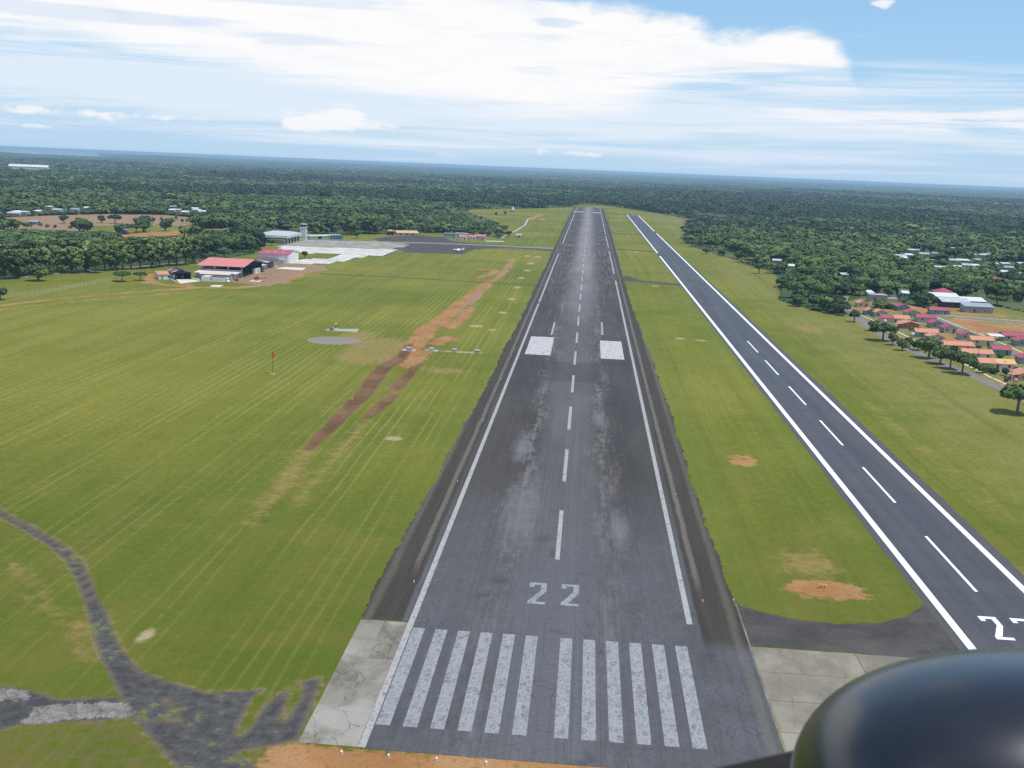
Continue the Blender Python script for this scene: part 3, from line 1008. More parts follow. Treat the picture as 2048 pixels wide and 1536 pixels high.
# concrete turning pad between the two strips
PAD = structure(MB().box(28.35, 108.0, 0.006, 61.3, 153.0, 0.016).build('turning_pad', M['steel']), 'pale concrete turning pad between the two runway thresholds')
xb = [28.3, 44.0, 61.4]
yb = [107.9, 118.5, 128.0, 136.5, 145.0, 153.3]
for i in range(2):
    for j in range(5):
        MB().box(xb[i] + 0.05, yb[j] + 0.05, 0.016, xb[i + 1] - 0.05, yb[j + 1] - 0.05, 0.036 + random.uniform(0, 0.012)).build('slab', M['slab2'], PAD)
# dark taxiway between the thresholds, with its curved grass edge
curve = [at(*p) for p in ((1462, 1190), (1480, 1212), (1530, 1226), (1600, 1240), (1680, 1249), (1760, 1247), (1810, 1235), (1840, 1217), (1850, 1198), (1838, 1180))]
TX = sheet('taxiway', jag([(28.0, 153.4), (61.6, 153.4), (62.4, 170.0)] + [(x, y) for x, y in reversed(curve)], 1.2, 0.18), 0.026, M['taxi'])
structure(TX, 'dark curved taxiway joining the two runway thresholds')
rect('edge_strip', 28.06, 118.0, 28.32, 170.0, M['slab'], TX, 0.034)

# parallel strip
PR = sheet('parallel_runway', jag([(60.9, 96.0), (84.4, 96.0), (83.9, 700.0), (82.6, 1300.0), (82.2, 1812.0), (61.2, 1812.0), (61.3, 900.0), (61.0, 300.0)], 2.0, 0.12), 0.034, M['new_asphalt'])
structure(PR, 'fresh blue-black asphalt strip parallel to the old runway with bright white lines')
for y0, y1 in ((153.0, 930.0), (965.0, 1806.0)):
    rect('side_stripe', 62.4, y0, 63.75, y1, M['new_white'], PR, 0.042)
for y0, y1 in ((153.0, 1285.0), (1330.0, 1806.0)):
    rect('side_stripe', 80.7, y0, 82.0, y1, M['new_white'], PR, 0.042)
for a0, a1 in (((1958, 1184), (1857, 1073)), ((1796, 1006), (1731, 935)), ((1689, 891), (1643, 841)), ((1613, 810), (1581, 773)), ((1558, 750), (1533, 721)), ((1514, 705), (1496, 682))):
    p0, p1 = at(*a0), at(*a1)
    rect('centreline_dash', 71.9, p0[1], 72.5, p1[1], M['new_white'], PR, 0.042)
d0 = at(1997, 1279)
digit2('runway_digit', d0[0] - 0.2, d0[1], 2.9, 9.0, 0.95, M['new_white'], PR, 0.042)
digit2('runway_digit', d0[0] + 5.0, d0[1], 2.9, 9.0, 0.95, M['new_white'], PR, 0.042)
for i in range(6):
    rect('end_mark', 64.6 + i * 2.6, 1796.0, 66.2 + i * 2.6, 1806.0, M['worn_edge'], PR, 0.042)


def strip(name, pts, widths, z, mat, label=None, parent=None, amp=0.15):
    pts = [Vector(p) for p in pts]
    if not isinstance(widths, (list, tuple)):
        widths = [widths] * len(pts)
    # resample finely
    q, w = [], []
    for i in range(len(pts) - 1):
        L = (pts[i + 1] - pts[i]).length
        k = max(1, int(L / 4))
        for j in range(k):
            q.append(pts[i].lerp(pts[i + 1], j / k))
            w.append(widths[i] + (widths[i + 1] - widths[i]) * j / k)
    q.append(pts[-1])
    w.append(widths[-1])
    m = MB()
    for i, p in enumerate(q):
        t = (q[min(i + 1, len(q) - 1)] - q[max(i - 1, 0)]).normalized()
        nn = Vector((-t.y, t.x))
        for s_ in (-1, 1):
            e = p + nn * s_ * (w[i] / 2 + random.uniform(-amp, amp))
            m.v.append((e.x, e.y, z))
    for i in range(len(q) - 1):
        m.f.append((2 * i + 1, 2 * i, 2 * i + 2, 2 * i + 3))
    o = m.build(name, mat, parent)
    if parent is None:
        structure(o, label)
    return o


strip('link_taxiway', P((1225, 552), (1262, 561), (1300, 564), (1372, 571)), [26, 12, 9, 14], 0.022, M['taxi'], 'dark link between the runways nearest the hangars')
strip('link_taxiway', P((1222, 498), (1260, 500), (1318, 504)), [14, 9, 12], 0.022, M['taxi'], 'dark link between the runways level with the parked aeroplane')
strip('link_taxiway', P((1220, 466), (1250, 468), (1290, 471)), [18, 10, 12], 0.022, M['taxi'], 'third dark link between the runways')
strip('link_taxiway', P((1204, 426), (1240, 428), (1275, 430)), 22, 0.022, M['taxi'], 'link between the runways at their far ends')
strip('service_track', P((640, 547), (720, 551), (850, 558), (975, 565), (1062, 570), (1100, 572)), 3.4, 0.018, M['taxi'], 'narrow dark track crossing the grass to the runway')
strip('footway', P((1310, 463), (1400, 466)), 2.0, 0.018, M['taxi_pale'], 'thin pale path right of the parallel strip')

# apron: concrete slabs, old and new, and the dark tarmac beyond
AP = structure(sheet('apron', [(-251, 852), (-243, 824), (-213, 796), (-189, 802), (-188.5, 761), (-204.0, 748), (-203.2, 709), (-179, 717), (-170, 760), (-166, 799), (-154, 805), (-156, 932), (-190, 950), (-250, 930)], 0.012, M['steel']), 'pale concrete apron with slab joints in front of the terminal')
APOLD = [(-250.5, 851), (-160, 868), (-157, 931), (-190, 949), (-250, 930)]
APNEW = [(-242, 825), (-213.5, 797), (-189, 803), (-188, 799), (-154.5, 806), (-156.5, 869), (-250, 852)]
APTAX = [(-203, 710), (-180, 718), (-171, 760), (-167, 800), (-188, 800), (-188.5, 761), (-203.8, 748)]
for i in range(20):
    for j in range(33):
        x0, y0 = -255 + i * 5.2, 705 + j * 7.5
        cxx, cyy = np.array([x0 + 2.6]), np.array([y0 + 3.75])
        m_ = None
        if inside(cxx, cyy, APOLD)[0]:
            m_ = 'apron'
        elif inside(cxx, cyy, APNEW)[0] or inside(cxx, cyy, APTAX)[0]:
            m_ = 'apron_new'
        if m_:
            MB().box(x0 + 0.06, y0 + 0.06, 0.012, x0 + 5.14, y0 + 7.44, 0.040 + random.uniform(0, 0.01)).build('slab', M[m_], AP)
DK = structure(sheet('dark_apron', jag([at(*p) for p in ((800, 498), (820, 489), (800, 484), (755, 482), (745, 478), (775, 473), (840, 471), (885, 474), (905, 482), (960, 487), (1040, 494), (1118, 498), (1112, 503), (1030, 497), (975, 497), (945, 500), (925, 509), (880, 507), (810, 505))], 3, 0.3), 0.014, M['taxi']),
               'dark tarmac parking area where the white aeroplane stands')
strip('taxi_lane', P((745, 484), (800, 485), (860, 486), (940, 489), (1040, 494), (1110, 497), (1150, 499)), [16, 14, 12, 12, 14, 18, 26], 0.022, M['taxi_pale'], 'worn pale taxi lane running from the apron to the runway')
strip('pale_pad', P((972, 482), (1008, 483)), 9, 0.02, M['pale_conc'], 'pale concrete strip beside the red roofed huts')

# roads
strip('road', P((-80, 566), (60, 553), (150, 544), (280, 533), (400, 521), (450, 516)), 5.0, 0.02, M['road'], 'grey road along the row of tall trees')
strip('road', P((1690, 592), (1684, 604), (1692, 614), (1722, 640), (1740, 655), (1790, 684), (1850, 713), (1900, 733), (1947, 752), (1985, 769), (2020, 785), (2090, 820), (2200, 880)), 5.2, 0.02, M['road'], 'grey village road between the airfield trees and the houses')
strip('kerb_path', P((1723, 631), (1756, 645), (1804, 668), (1848, 690), (1900, 715), (1943, 735), (1982, 755), (2033, 777), (2090, 803)), 0.9, 0.05, M['pale_conc'], 'cream kerb path between road and front yards', amp=0.02)
strip('road', P((1845, 628), (1870, 637), (1912, 655), (1956, 673), (1990, 689), (2020, 703), (2070, 727)), 5.0, 0.02, M['road'], 'grey street behind the first rows of houses')
strip('kerb_path', P((1868, 632), (1915, 651), (1962, 669), (2000, 685), (2060, 712)), 0.9, 0.05, M['pale_conc'], 'cream kerb of the street behind the first houses', amp=0.02)
strip('road', P((1868, 631), (1910, 634), (1956, 638), (2000, 641), (2060, 646), (2200, 656)), 5.0, 0.022, M['road'], 'straight grey street along the bare orange plots')
strip('kerb_path', P((1876, 629), (1910, 632), (1956, 635.5), (2000, 639), (2060, 643.5)), 1.2, 0.05, M['pale_conc'], 'white kerb of the street along the bare orange plots', amp=0.02)
strip('kerb_path', P((1905, 637), (1950, 641), (2000, 644.5), (2060, 650)), 0.8, 0.05, M['pale_conc'], 'near white kerb of the street along the bare orange plots', amp=0.02)
strip('dirt_path', P((1056, 438), (1050, 450), (1030, 462), (1010, 470), (1003, 476)), 3.0, 0.016, M['conc'], 'winding pale path over the grass beyond the huts')
for q, lb in ((((360, 567), (352, 559), (383, 558.5), (401, 562.5)), 'pale concrete yard in front of the small dark hangar'), (((419, 573), (426, 570), (447, 570.5), (440, 574)), 'small pale concrete square on the grass below the white sheds'),
              (((548, 537), (570, 534), (612, 536), (604, 540.5)), 'cream concrete pad before the brown roofed shed'), (((497, 562), (506, 560), (524, 561), (518, 564)), 'cream pad under the red helicopter'),
              (((650, 661), (656, 657.5), (718, 658), (714, 664)), 'grey pad of the white instrument post')):
    q = [at(*p) for p in q]
    q = q if sum(a_[0] * b_[1] - b_[0] * a_[1] for a_, b_ in zip(q, q[1:] + q[:1])) > 0 else q[::-1]
    structure(MB().prism(q, -0.05, 0.05).build('concrete_pad', M['pale_conc' if 'grey' not in lb else 'conc']), lb)
gq = [(at(668, 681)[0] + 10.8 * math.cos(t_), at(668, 681)[1] + 9.6 * math.sin(t_)) for t_ in np.linspace(0, 2 * math.pi, 40)[:-1]]
gr = Mat('grey_gravel', 0.95, 0.1)
x, y, z = gr.pos()
n3 = gr.noise(gr.vec(x, y), 1.3, 5, 0.7)
n4 = gr.noise(gr.vec(x, y), 0.25, 3, 0.6)
M['gravel'] = gr.out(gr.mix(n4.ss(0.45, 0.7) * 0.6, gr.mix(n3, (0.16, 0.15, 0.13), (0.27, 0.25, 0.22)), (0.27, 0.21, 0.13)))
structure(sheet('gravel_circle', jag(gq, 0.8, 0.35), 0.012, M['gravel']), 'grey gravel circle on the grass beside the instrument post')

# ------------------------------------------------------------------ buildings
def window(parent, face, u, z, w, h, pane='glass', frame='white'):
    """face: ('x', value, sign) or ('y', value, sign); a framed opening standing 3 cm proud with its pane set back"""
    ax, v, s = face
    t = 0.07
    m, p = MB(), MB()
    a, b = (v + s * 0.002, v + s * 0.05)
    lo, hi = min(a, b), max(a, b)
    pl, ph = min(v + s * 0.004, v + s * 0.02), max(v + s * 0.004, v + s * 0.02)
    rects = [(u - w / 2, z, u + w / 2, z + t), (u - w / 2, z + h - t, u + w / 2, z + h), (u - w / 2, z + t, u - w / 2 + t, z + h - t), (u + w / 2 - t, z + t, u + w / 2, z + h - t)]
    for (u0, z0, u1, z1) in rects:
        if ax == 'y':
            m.box(u0, lo, z0, u1, hi, z1)
        else:
            m.box(lo, u0, z0, hi, u1, z1)
    q = (u - w / 2 + t, z + t, u + w / 2 - t, z + h - t)
    if ax == 'y':
        p.box(q[0], pl, q[1], q[2], ph, q[3])
    else:
        p.box(pl, q[0], q[1], ph, q[2], q[3])
    f = m.build('window', M[frame], parent)
    p.build('pane', M[pane], f)
    return f


def door(parent, face, u, w=0.95, h=2.1, mat='door'):
    ax, v, s = face
    lo, hi = min(v + s * 0.002, v + s * 0.045), max(v + s * 0.002, v + s * 0.045)
    m = MB()
    if ax == 'y':
        m.box(u - w / 2, lo, 0.02, u + w / 2, hi, h)
    else:
        m.box(lo, u - w / 2, 0.02, hi, u + w / 2, h)
    d = m.build('door', M[mat], parent)
    k = MB()
    hs = v + s * 0.045
    if ax == 'y':
        k.box(u + w * 0.3, min(hs, hs + s * 0.04), 1.0, u + w * 0.3 + 0.1, max(hs, hs + s * 0.04), 1.05)
    else:
        k.box(min(hs, hs + s * 0.04), u + w * 0.3, 1.0, max(hs, hs + s * 0.04), u + w * 0.3 + 0.1, 1.05)
    k.build('handle', M['galv'], d)
    return d


def gable_walls(Wd, L, h, rh, ridge):
    """closed walls with two gables; ridge 'x' or 'y', centred on the origin"""
    m = MB()
    x, y = Wd / 2, L / 2
    if ridge == 'x':
        m.extx([(-y, 0), (y, 0), (y, h), (0, h + rh), (-y, h)], -x, x)
    else:
        m.extr([(-x, 0), (x, 0), (x, h), (0, h + rh), (-x, h)], -y, y)
    return m


def gable_roof(Wd, L, h, rh, ridge, ov=0.5, t=0.10, lift=0.02, x0=None, x1=None):
    m = MB()
    x, y = Wd / 2, L / 2
    half = y if ridge == 'x' else x
    e = ov
    dz = rh / half * e
    prof = [(-half - e, h - dz), (0, h + rh), (half + e, h - dz), (half + e, h - dz + t), (0, h + rh + t), (-half - e, h - dz + t)]
    prof = [(u, z + lift) for u, z in prof]
    if ridge == 'x':
        m.extx(prof, -x - ov if x0 is None else x0, x + ov if x1 is None else x1)
    else:
        m.extr(prof, -y - ov if x0 is None else x0, y + ov if x1 is None else x1)
    return m


def hip_roof(Wd, L, h, rh, ov=0.6, t=0.1):
    x, y = Wd / 2 + ov, L / 2 + ov
    k = min(x, y)
    m = MB()
    A_, B_, C_, D_ = (-x, -y, h), (x, -y, h), (x, y, h), (-x, y, h)
    if x >= y:
        P0, P1 = (-x + k, 0, h + rh), (x - k, 0, h + rh)
        m.face(A_, B_, P1, P0).face(B_, C_, P1).face(C_, D_, P0, P1).face(D_, A_, P0)
    else:
        P0, P1 = (0, -y + k, h + rh), (0, y - k, h + rh)
        m.face(A_, B_, P0).face(B_, C_, P1, P0).face(C_, D_, P1).face(D_, A_, P0, P1)
    m.box(-x, -y, h - t, x, y, h - 0.002)
    return m


def house(corner, Wd, L, ridge, roof, wall, label, h=2.55, rh=1.25, porch=None, roof2=None, split=0.5, wall2=None, name='small_house', group='houses of the new estate', nwin=2, rz=0.0, hip=False):
    """corner: the pixel where the near-left wall corner meets the ground"""
    cx, cy = at(*corner)
    T = thing(name, label, 'house', (cx + Wd / 2, cy + L / 2, 0), rz, group)
    x, y = Wd / 2, L / 2
    gable_walls(Wd, L, h, rh if not hip else 0.01, ridge).build('wall', M[wall], T)
    MB().box(-x - 0.25, -y - 0.25, -0.2, x + 0.25, y + 0.25, 0.06).build('plinth', M['conc'], T)
    if hip:
        hip_roof(Wd, L, h, rh).build('roof', M[roof], T)
    elif roof2:
        s_ = -x - 0.5 + (Wd + 1.0) * split if ridge == 'x' else 0
        r = gable_roof(Wd, L, h, rh, ridge, x1=s_ - 0.02).build('roof', M[roof], T)
        tag(r, 'roof half in ' + M[roof].name.replace('_', ' ').replace(' roof', ''))
        r = gable_roof(Wd, L, h, rh, ridge, x0=s_ + 0.02, lift=0.06).build('roof', M[roof2], T)
        tag(r, 'roof half in ' + M[roof2].name.replace('_', ' ').replace(' roof', ''))
    else:
        r = gable_roof(Wd, L, h, rh, ridge).build('roof', M[roof], T)
    rc = MB()
    if not hip:
        if ridge == 'x':
            rc.box(-x - 0.5, -0.12, h + rh + 0.10, x + 0.5, 0.12, h + rh + 0.19)
        else:
            rc.box(-0.12, -y - 0.5, h + rh + 0.10, 0.12, y + 0.5, h + rh + 0.19)
        rc.build('ridge_cap', M[roof2 or roof], T)
    # near front and left side
    k = max(2, int(Wd / 3.6))
    for i in range(k):
        u = -x + Wd * (i + 0.5) / k
        if i == k // 2 and porch != 'left':
            door(T, ('y', -y, -1), u)
        else:
            window(T, ('y', -y, -1), u, 0.95, 1.15, 1.15)
    for i in range(2):
        u = -y + L * (i + 0.5) / 2
        if porch == 'left' and i == 0:
            door(T, ('x', -x, -1), u)
        else:
            window(T, ('x', -x, -1), u, 0.95, 1.1, 1.15)
    window(T, ('y', y, 1), 0, 0.95, 1.2, 1.15)
    window(T, ('x', x, 1), 0, 0.95, 1.2, 1.15)
    if wall2:
        MB().box(-x * 0.1, -y - 0.03, 0.06, x - 0.05, -y - 0.003, h - 0.1).build('wall_panel', M[wall2], T)
    if porch == 'left':
        pr = MB().face((-x - 2.3, -y, h - 0.35), (-x - 0.5, -y, h - 0.12), (-x - 0.5, y * 0.2, h - 0.12), (-x - 2.3, y * 0.2, h - 0.35)).build('porch_roof', M[roof], T)
        for yy in (-y + 0.15, y * 0.2 - 0.15):
            MB().cbox(-x - 2.15, yy, 0, 0.16, 0.16, h - 0.36).build('post', M['white'], T)
    return T


H = house
H((1715.5, 614.8), 6.2, 7.5, 'y', 'r_orange', 'cream', 'cream house with orange roof at the head of the estate, by the grey block building')
H((1731.5, 630.5), 5.4, 7.0, 'y', 'r_orange', 'teal', 'teal walled orange roofed house with a dark gable, second along the kerb path')
H((1749.8, 634.0), 6.4, 7.5, 'y', 'r_orange', 'mint', 'pale mint house with orange roof half hidden behind the red and orange duplex')
H((1763, 645), 14.0, 7.0, 'x', 'r_red', 'pink_wall', 'long duplex house whose roof is half crimson and half orange', roof2='r_orange', split=0.45, wall2='offwhite')
H((1795, 622), 6.6, 7.5, 'y', 'r_red', 'teal', 'grey teal house with red roof below the bare earth bank')
H((1813, 634), 7.2, 7.5, 'y', 'r_red', 'mint', 'mint house with crimson roof between the earth bank and the lilac house')
H((1835, 644), 9.5, 7.0, 'x', 'r_red', 'lilac', 'wide lilac grey house with long crimson roof facing the kerb path')
H((1802.5, 657.5), 8.6, 7.5, 'y', 'r_orange', 'brick_wall', 'rust brown gabled house with orange roof and shaded porch', porch='left')
H((1862, 656), 6.2, 7.0, 'y', 'r_red', 'grey_wall', 'grey house with crimson roof beside the back street')
H((1832, 674), 10.0, 6.0, 'x', 'r_orange', 'teal', 'teal house with wide orange roof just behind the lilac gabled house')
H((1858, 684.5), 6.8, 7.0, 'y', 'r_orange', 'lilac', 'lilac house with orange roof and plain gable behind the roadside tree')
H((1861, 628.5), 10.5, 6.0, 'x', 'r_red', 'teal', 'teal house with crimson roof and three square windows at the street corner', nwin=3)
H((1887.3, 666), 6.2, 7.0, 'y', 'r_red', 'pink_wall', 'pinkish house with crimson roof and bright blue side wall', porch=None)
H((1922, 680), 7.0, 7.0, 'y', 'r_red', 'mint', 'pale house with bleached pinkish red roof beside the back street')
H((1943, 690), 9.6, 6.5, 'x', 'r_orange', 'cream', 'cream house with orange roof and two cars parked in front')
H((1880, 700), 14.0, 6.5, 'x', 'r_orange', 'cream', 'long yellow cream duplex under one orange roof above the roadside trees')
H((1985.8, 710), 7.6, 7.0, 'x', 'r_red', 'green_wall', 'bright green house with crimson roof')
H((1926, 717), 12.0, 6.5, 'x', 'r_orange', 'offwhite', 'off white house with orange roof behind the tall pole')
H((1960, 737.5), 13.4, 7.0, 'x', 'r_orange', 'offwhite', 'long orange roofed house with two roof tones nearest the road', roof2='r_tan', split=0.48)
H((2036, 762), 8.0, 8.0, 'y', 'r_orange', 'peach', 'peach house with orange roof at the picture edge by the road', porch='left')
H((2042, 728), 8.0, 7.0, 'y', 'r_red', 'grey_wall', 'dark grey house with crimson roof at the picture edge')
H((2034, 692.5), 8.0, 7.5, 'y', 'r_red', 'teal', 'dark teal house with crimson roof beyond the back street, at the picture edge')
H((2007, 681.5), 9.0, 6.5, 'x', 'r_red', 'mint', 'mint house with red roof and white metal carport', )
H((1872, 594), 11.5, 11.0, 'x', 'r_red', 'offwhite', 'big hip roofed red house standing among the trees', rh=2.6, h=3.0, hip=True, name='hip_roof_house', group=None)
# blue side wall panel of the pinkish house
for o in list(bpy.data.objects):
    if o.get('label', '').startswith('pinkish house'):
        MB().box(-3.1 - 0.03, -3.4, 0.08, -3.1 - 0.004, 1.6, 2.4).build('side_panel', M['blue_wall'], o)
# white metal carport by the mint house
cp = thing('carport', 'white flat metal carport roof on thin posts beside the mint house', 'carport', (*at(1990, 681), 0))
MB().extx([(-3.0, 2.35), (3.0, 2.75), (3.0, 2.85), (-3.0, 2.45)], -3.2, 3.2).build('roof', M['r_white'], cp)
for sx in (-3.0, 3.0):
    for sy in (-2.7, 2.7):
        MB().cbox(sx, sy, 0, 0.14, 0.14, 2.35).build('post', M['galv'], cp)
# unfinished block building
bx = thing('block_building', 'unfinished grey flat roofed block building behind the cream house', 'building', (*at(1757, 603), 0))
MB().box(-6, -4, 0, 4, 4, 4.2).build('wall', M['grey_wall'], bx)
MB().box(-6.4, -4.4, 4.202, 4.4, 4.4, 4.4).build('roof', M['conc'], bx)
MB().box(4.002, -3.5, 0, 10.5, 3.5, 2.6).build('side_room', M['grey_wall'], bx)
door(bx, ('y', -4, -1), -3.4, 1.3, 2.6, 'crate')
window(bx, ('y', -4, -1), 1.2, 1.3, 1.4, 1.2)


def shed(px, py, Wd, L, h, roof, wall, label, group=None, slope=0.5, rz=0.0, name='shed', cat='shed', openf=False):
    """mono-pitch shed: roof higher at the back"""
    cx, cy = at(px, py)
    T = thing(name, label, cat, (cx, cy + L / 2, float(curve_drop(cx, cy))), rz, group)
    x, y = Wd / 2, L / 2
    MB().extx([(-y, -0.3), (y, -0.3), (y, h + slope), (-y, h)], -x, x).build('wall', M[wall], T)
    MB().extx([(-y - 0.6, h - slope * 0.6 / L + 0.02), (y + 0.4, h + slope * (1 + 0.4 / L) + 0.02), (y + 0.4, h + slope * (1 + 0.4 / L) + 0.12), (-y - 0.6, h - slope * 0.6 / L + 0.12)], -x - 0.5, x + 0.5).build('roof', M[roof], T)
    door(T, ('y', -y, -1), -x * 0.3, 1.0, min(2.0, h - 0.2))
    window(T, ('y', -y, -1), x * 0.45, 0.9, 1.1, 0.9, frame='offwhite')
    return T


shed(1890, 604, 17, 9, 3.2, 'r_white', 'grey_wall', 'long shed with bright white tin roof just below the hip roofed red house', slope=1.4)
shed(1912, 616, 16, 9, 3.4, 'r_zinc', 'dark_wall', 'blue grey tin roofed shed with dark open front behind the teal corner house', slope=1.5)  # front is a closed wall, its dark colour stands for the shaded opening
shed(1948, 614, 13, 9, 3.4, 'r_white', 'dark_wall', 'white tin roofed shed touching the blue grey shed', slope=1.4)
shed(1957, 626, 16, 8, 3.6, 'r_grey', 'grey_wall', 'grey walled shed with grey blue roof in front of the dark sheds', slope=1.2)
FAR_SHACKS = [(1790, 514, 9, 'r_white'), (1805, 515, 9, 'r_zinc'), (1809, 519, 7, 'r_white'), (1819, 513, 9, 'r_white'), (1823, 503, 8, 'r_zinc'), (1833, 503, 9, 'r_grey'), (1850, 511, 11, 'r_zinc'), (1875, 510, 11, 'r_grey'),
              (1862, 525, 10, 'r_zinc'), (1886, 539, 15, 'r_zinc'), (1914, 500, 13, 'r_zinc'), (1917, 538, 7, 'r_white'), (1909, 524, 9, 'r_zinc'), (1928, 524, 13, 'r_white'), (1938, 497, 7, 'r_zinc'), (1939, 511, 17, 'r_white'), (1937, 534, 11, 'r_zinc'),
              (1953, 535, 7, 'r_white'), (1957, 523, 6, 'r_grey'), (1968, 513, 9, 'r_zinc'), (1978, 513, 8, 'r_white'), (1987, 531, 10, 'r_white'), (2012, 531, 9, 'r_zinc'), (2020, 539, 9, 'r_grey'), (2011, 548, 6, 'r_white'), (2040, 553, 11, 'r_white'),
              (2046, 531, 8, 'r_white'), (1995, 562, 10, 'r_red'), (1979, 485, 6, 'r_zinc'), (2018, 483, 5, 'r_white'), (2046, 510, 8, 'r_zinc'), (1690, 508, 6, 'r_white'), (1690, 554, 6, 'r_zinc'), (1740, 591, 5, 'r_white'), (1583, 536, 6, 'r_white'),
              (1554, 525, 8, 'r_zinc'), (1568, 544, 4, 'r_white'), (2010, 505, 7, 'r_zinc'), (1898, 507, 6, 'r_zinc'), (1812, 592, 5, 'r_white'), (1760, 495, 5, 'r_zinc'), (1455, 487, 6, 'r_tan')]
for px, py, w, rf in FAR_SHACKS:
    lab = {'r_white': 'small shack with white tin roof in the trees behind the estate', 'r_zinc': 'small shack with dull zinc roof in the trees behind the estate', 'r_grey': 'small shack with dark grey roof in the trees behind the estate',
           'r_red': 'lone red roofed shack in the trees right of the hip roofed house', 'r_tan': 'lone tan fronted hut in the wood edge beside the parallel strip'}[rf]
    shed(px, py + 2, w * 0.8, 6.0, 2.4, rf, random.choice(['grey_wall', 'offwhite', 'mint']), lab, 'shacks among the trees', 0.9, random.uniform(-0.2, 0.2), 'shack', 'shack')
LEFT_SHACKS = [(25, 431, 15, 'r_zinc'), (32, 428, 12, 'r_white'), (98, 418, 10, 'r_zinc'), (112, 424, 12, 'r_zinc'), (147, 423, 11, 'r_grey'), (175, 420, 12, 'r_white'), (47, 429, 9, 'r_zinc'), (343, 424, 9, 'r_white'), (345, 417, 11, 'r_grey'),
               (353, 424, 14, 'r_zinc'), (368, 428, 10, 'r_white'), (393, 424, 13, 'r_zinc'), (404, 427, 12, 'r_white'), (388, 421, 10, 'r_white'), (73, 427, 7, 'r_white')]
for px, py, w, rf in LEFT_SHACKS:
    side = 'left of the brown lot' if px < 200 else 'at the far corner of the brown lot'
    lab = {'r_white': 'white roofed hut in the trees ', 'r_zinc': 'zinc roofed hut in the trees ', 'r_grey': 'blue grey roofed hut in the trees '}[rf] + side
    shed(px, py, w * 0.85, 7, 2.5, rf, 'offwhite', lab, 'huts behind the brown lot', 1.0, random.uniform(-0.2, 0.2), 'hut', 'hut')
for px, py, lb in ((65, 449, 'small grey hut standing on the bare brown lot'), (241, 467, 'small grey hut beside the bare orange plot')):
    shed(px, py, 8, 6, 2.6, 'r_grey', 'grey_wall', lb, None, 0.7, 0, 'hut', 'hut')
# white warehouse far off
wx, wy = at(59, 341)
wh = thing('warehouse', 'long white roofed warehouse far away above the forest', 'warehouse', (wx, wy, float(curve_drop(wx, wy))), 0.3)
gable_walls(112, 40, 12, 6, 'x').build('wall', M['offwhite'], wh)
gable_roof(112, 40, 12, 6, 'x', ov=1).build('roof', M['r_white'], wh)

# --- the red roofed open hangar and its lean-tos
rh_ = thing('open_hangar', 'big open sided hangar with faded red gabled roof', 'hangar', (-215.2, 631.0, 0))
gable_roof(25.6, 38, 6.6, 2.7, 'x', ov=1.6, t=0.15).build('roof', M['r_hangar'], rh_)
for sx in (-12.3, -4.1, 4.1, 12.3):
    for sy in (-18.6, 18.6):
        MB().cbox(sx, sy, 0, 0.3, 0.3, 6.7).build('column', M['white'], rh_)
for sx in (-12.3, 12.3):
    MB().box(sx - 0.12, -18.4, 6.3, sx + 0.12, 18.4, 6.58).build('tie_beam', M['steel'], rh_)
MB().box(-12.8, -18.3, 0, 12.0, -18.0, 3.9).build('front_wall', M['grey_sheet'], rh_)
MB().box(-12.8, 18.0, 0, 12.8, 18.3, 6.4).build('back_wall', M['dark_wall'], rh_)
MB().box(-13.1, -17.9, 0, -12.8, 17.9, 5.0).build('side_wall', M['grey_sheet'], rh_)
MB().box(-12.4, -18.75, 3.9, 12.4, -18.3, 4.3).build('sill_beam', M['white'], rh_)
MB().box(11.2, 5.0, 0, 12.9, 14.8, 3.2).build('low_wall', M['white'], rh_)
MB().box(12.905, 10.6, 0.05, 12.95, 11.8, 2.6).build('red_door', M['crate'], rh_)
lt = thing('white_lean_to', 'white flat roofed annex in front of the open hangar', 'building', (-215.6, 606.5, 0))
MB().box(-11.4, -3.6, 0, 11.4, 4.0, 3.0).build('wall', M['offwhite'], lt)
MB().extx([(-4.8, 3.02), (4.3, 3.4), (4.3, 3.55), (-4.8, 3.17)], -12.6, 12.6).build('roof', M['r_white'], lt)
window(lt, ('y', -3.6, -1), 9.6, 0.9, 1.4, 1.5)
window(lt, ('x', 11.4, 1), -1.2, 0.9, 1.6, 1.4)
door(lt, ('x', 11.4, 1), 2.0)
cl = thing('cream_roof_shed', 'cream roofed shed standing before the white annex', 'shed', (-213.6, 598.6, 0))
MB().box(-8.4, -2.6, 0, 8.4, 3.8, 3.1).build('wall', M['grey_sheet'], cl)
MB().extx([(-3.9, 3.12), (4.1, 4.0), (4.1, 4.14), (-3.9, 3.26)], -9.0, 9.0).build('roof', M['r_cream'], cl)
door(cl, ('x', 8.4, 1), -0.5, 1.4, 2.3)
window(cl, ('x', 8.4, 1), 2.2, 1.1, 1.0, 1.0)
wsd = thing('white_shed', 'long low white walled shed with part rusty roof nearest the grass', 'shed', (-211.4, 589.6, 0))
MB().box(-6.5, -3.2, 0, 6.5, 2.2, 2.5).build('wall', M['white'], wsd)
MB().extx([(-2.9, 2.52), (2.5, 2.9), (2.5, 3.0), (-2.9, 2.62)], -6.2, -2.0).build('roof', M['r_cream'], wsd)
MB().extx([(-2.9, 2.52), (2.5, 2.9), (2.5, 3.0), (-2.9, 2.62)], -1.96, 6.6).build('roof', M['r_brown'], wsd)
window(wsd, ('y', -3.2, -1), -0.6, 1.2, 1.0, 0.8)
door(wsd, ('x', 6.5, 1), -0.6)
wtk = thing('water_tank', 'white round water tank at the corner of the long white shed', 'tank', (*at(456, 563.5), 0))
MB().lathe([(1.1, 0), (1.1, 0.3), (0.75, 0.32), (0.75, 1.7), (0.85, 1.75), (0.6, 2.2), (0.2, 2.35)], 16).build('tank_body', M['white'], wtk, True)
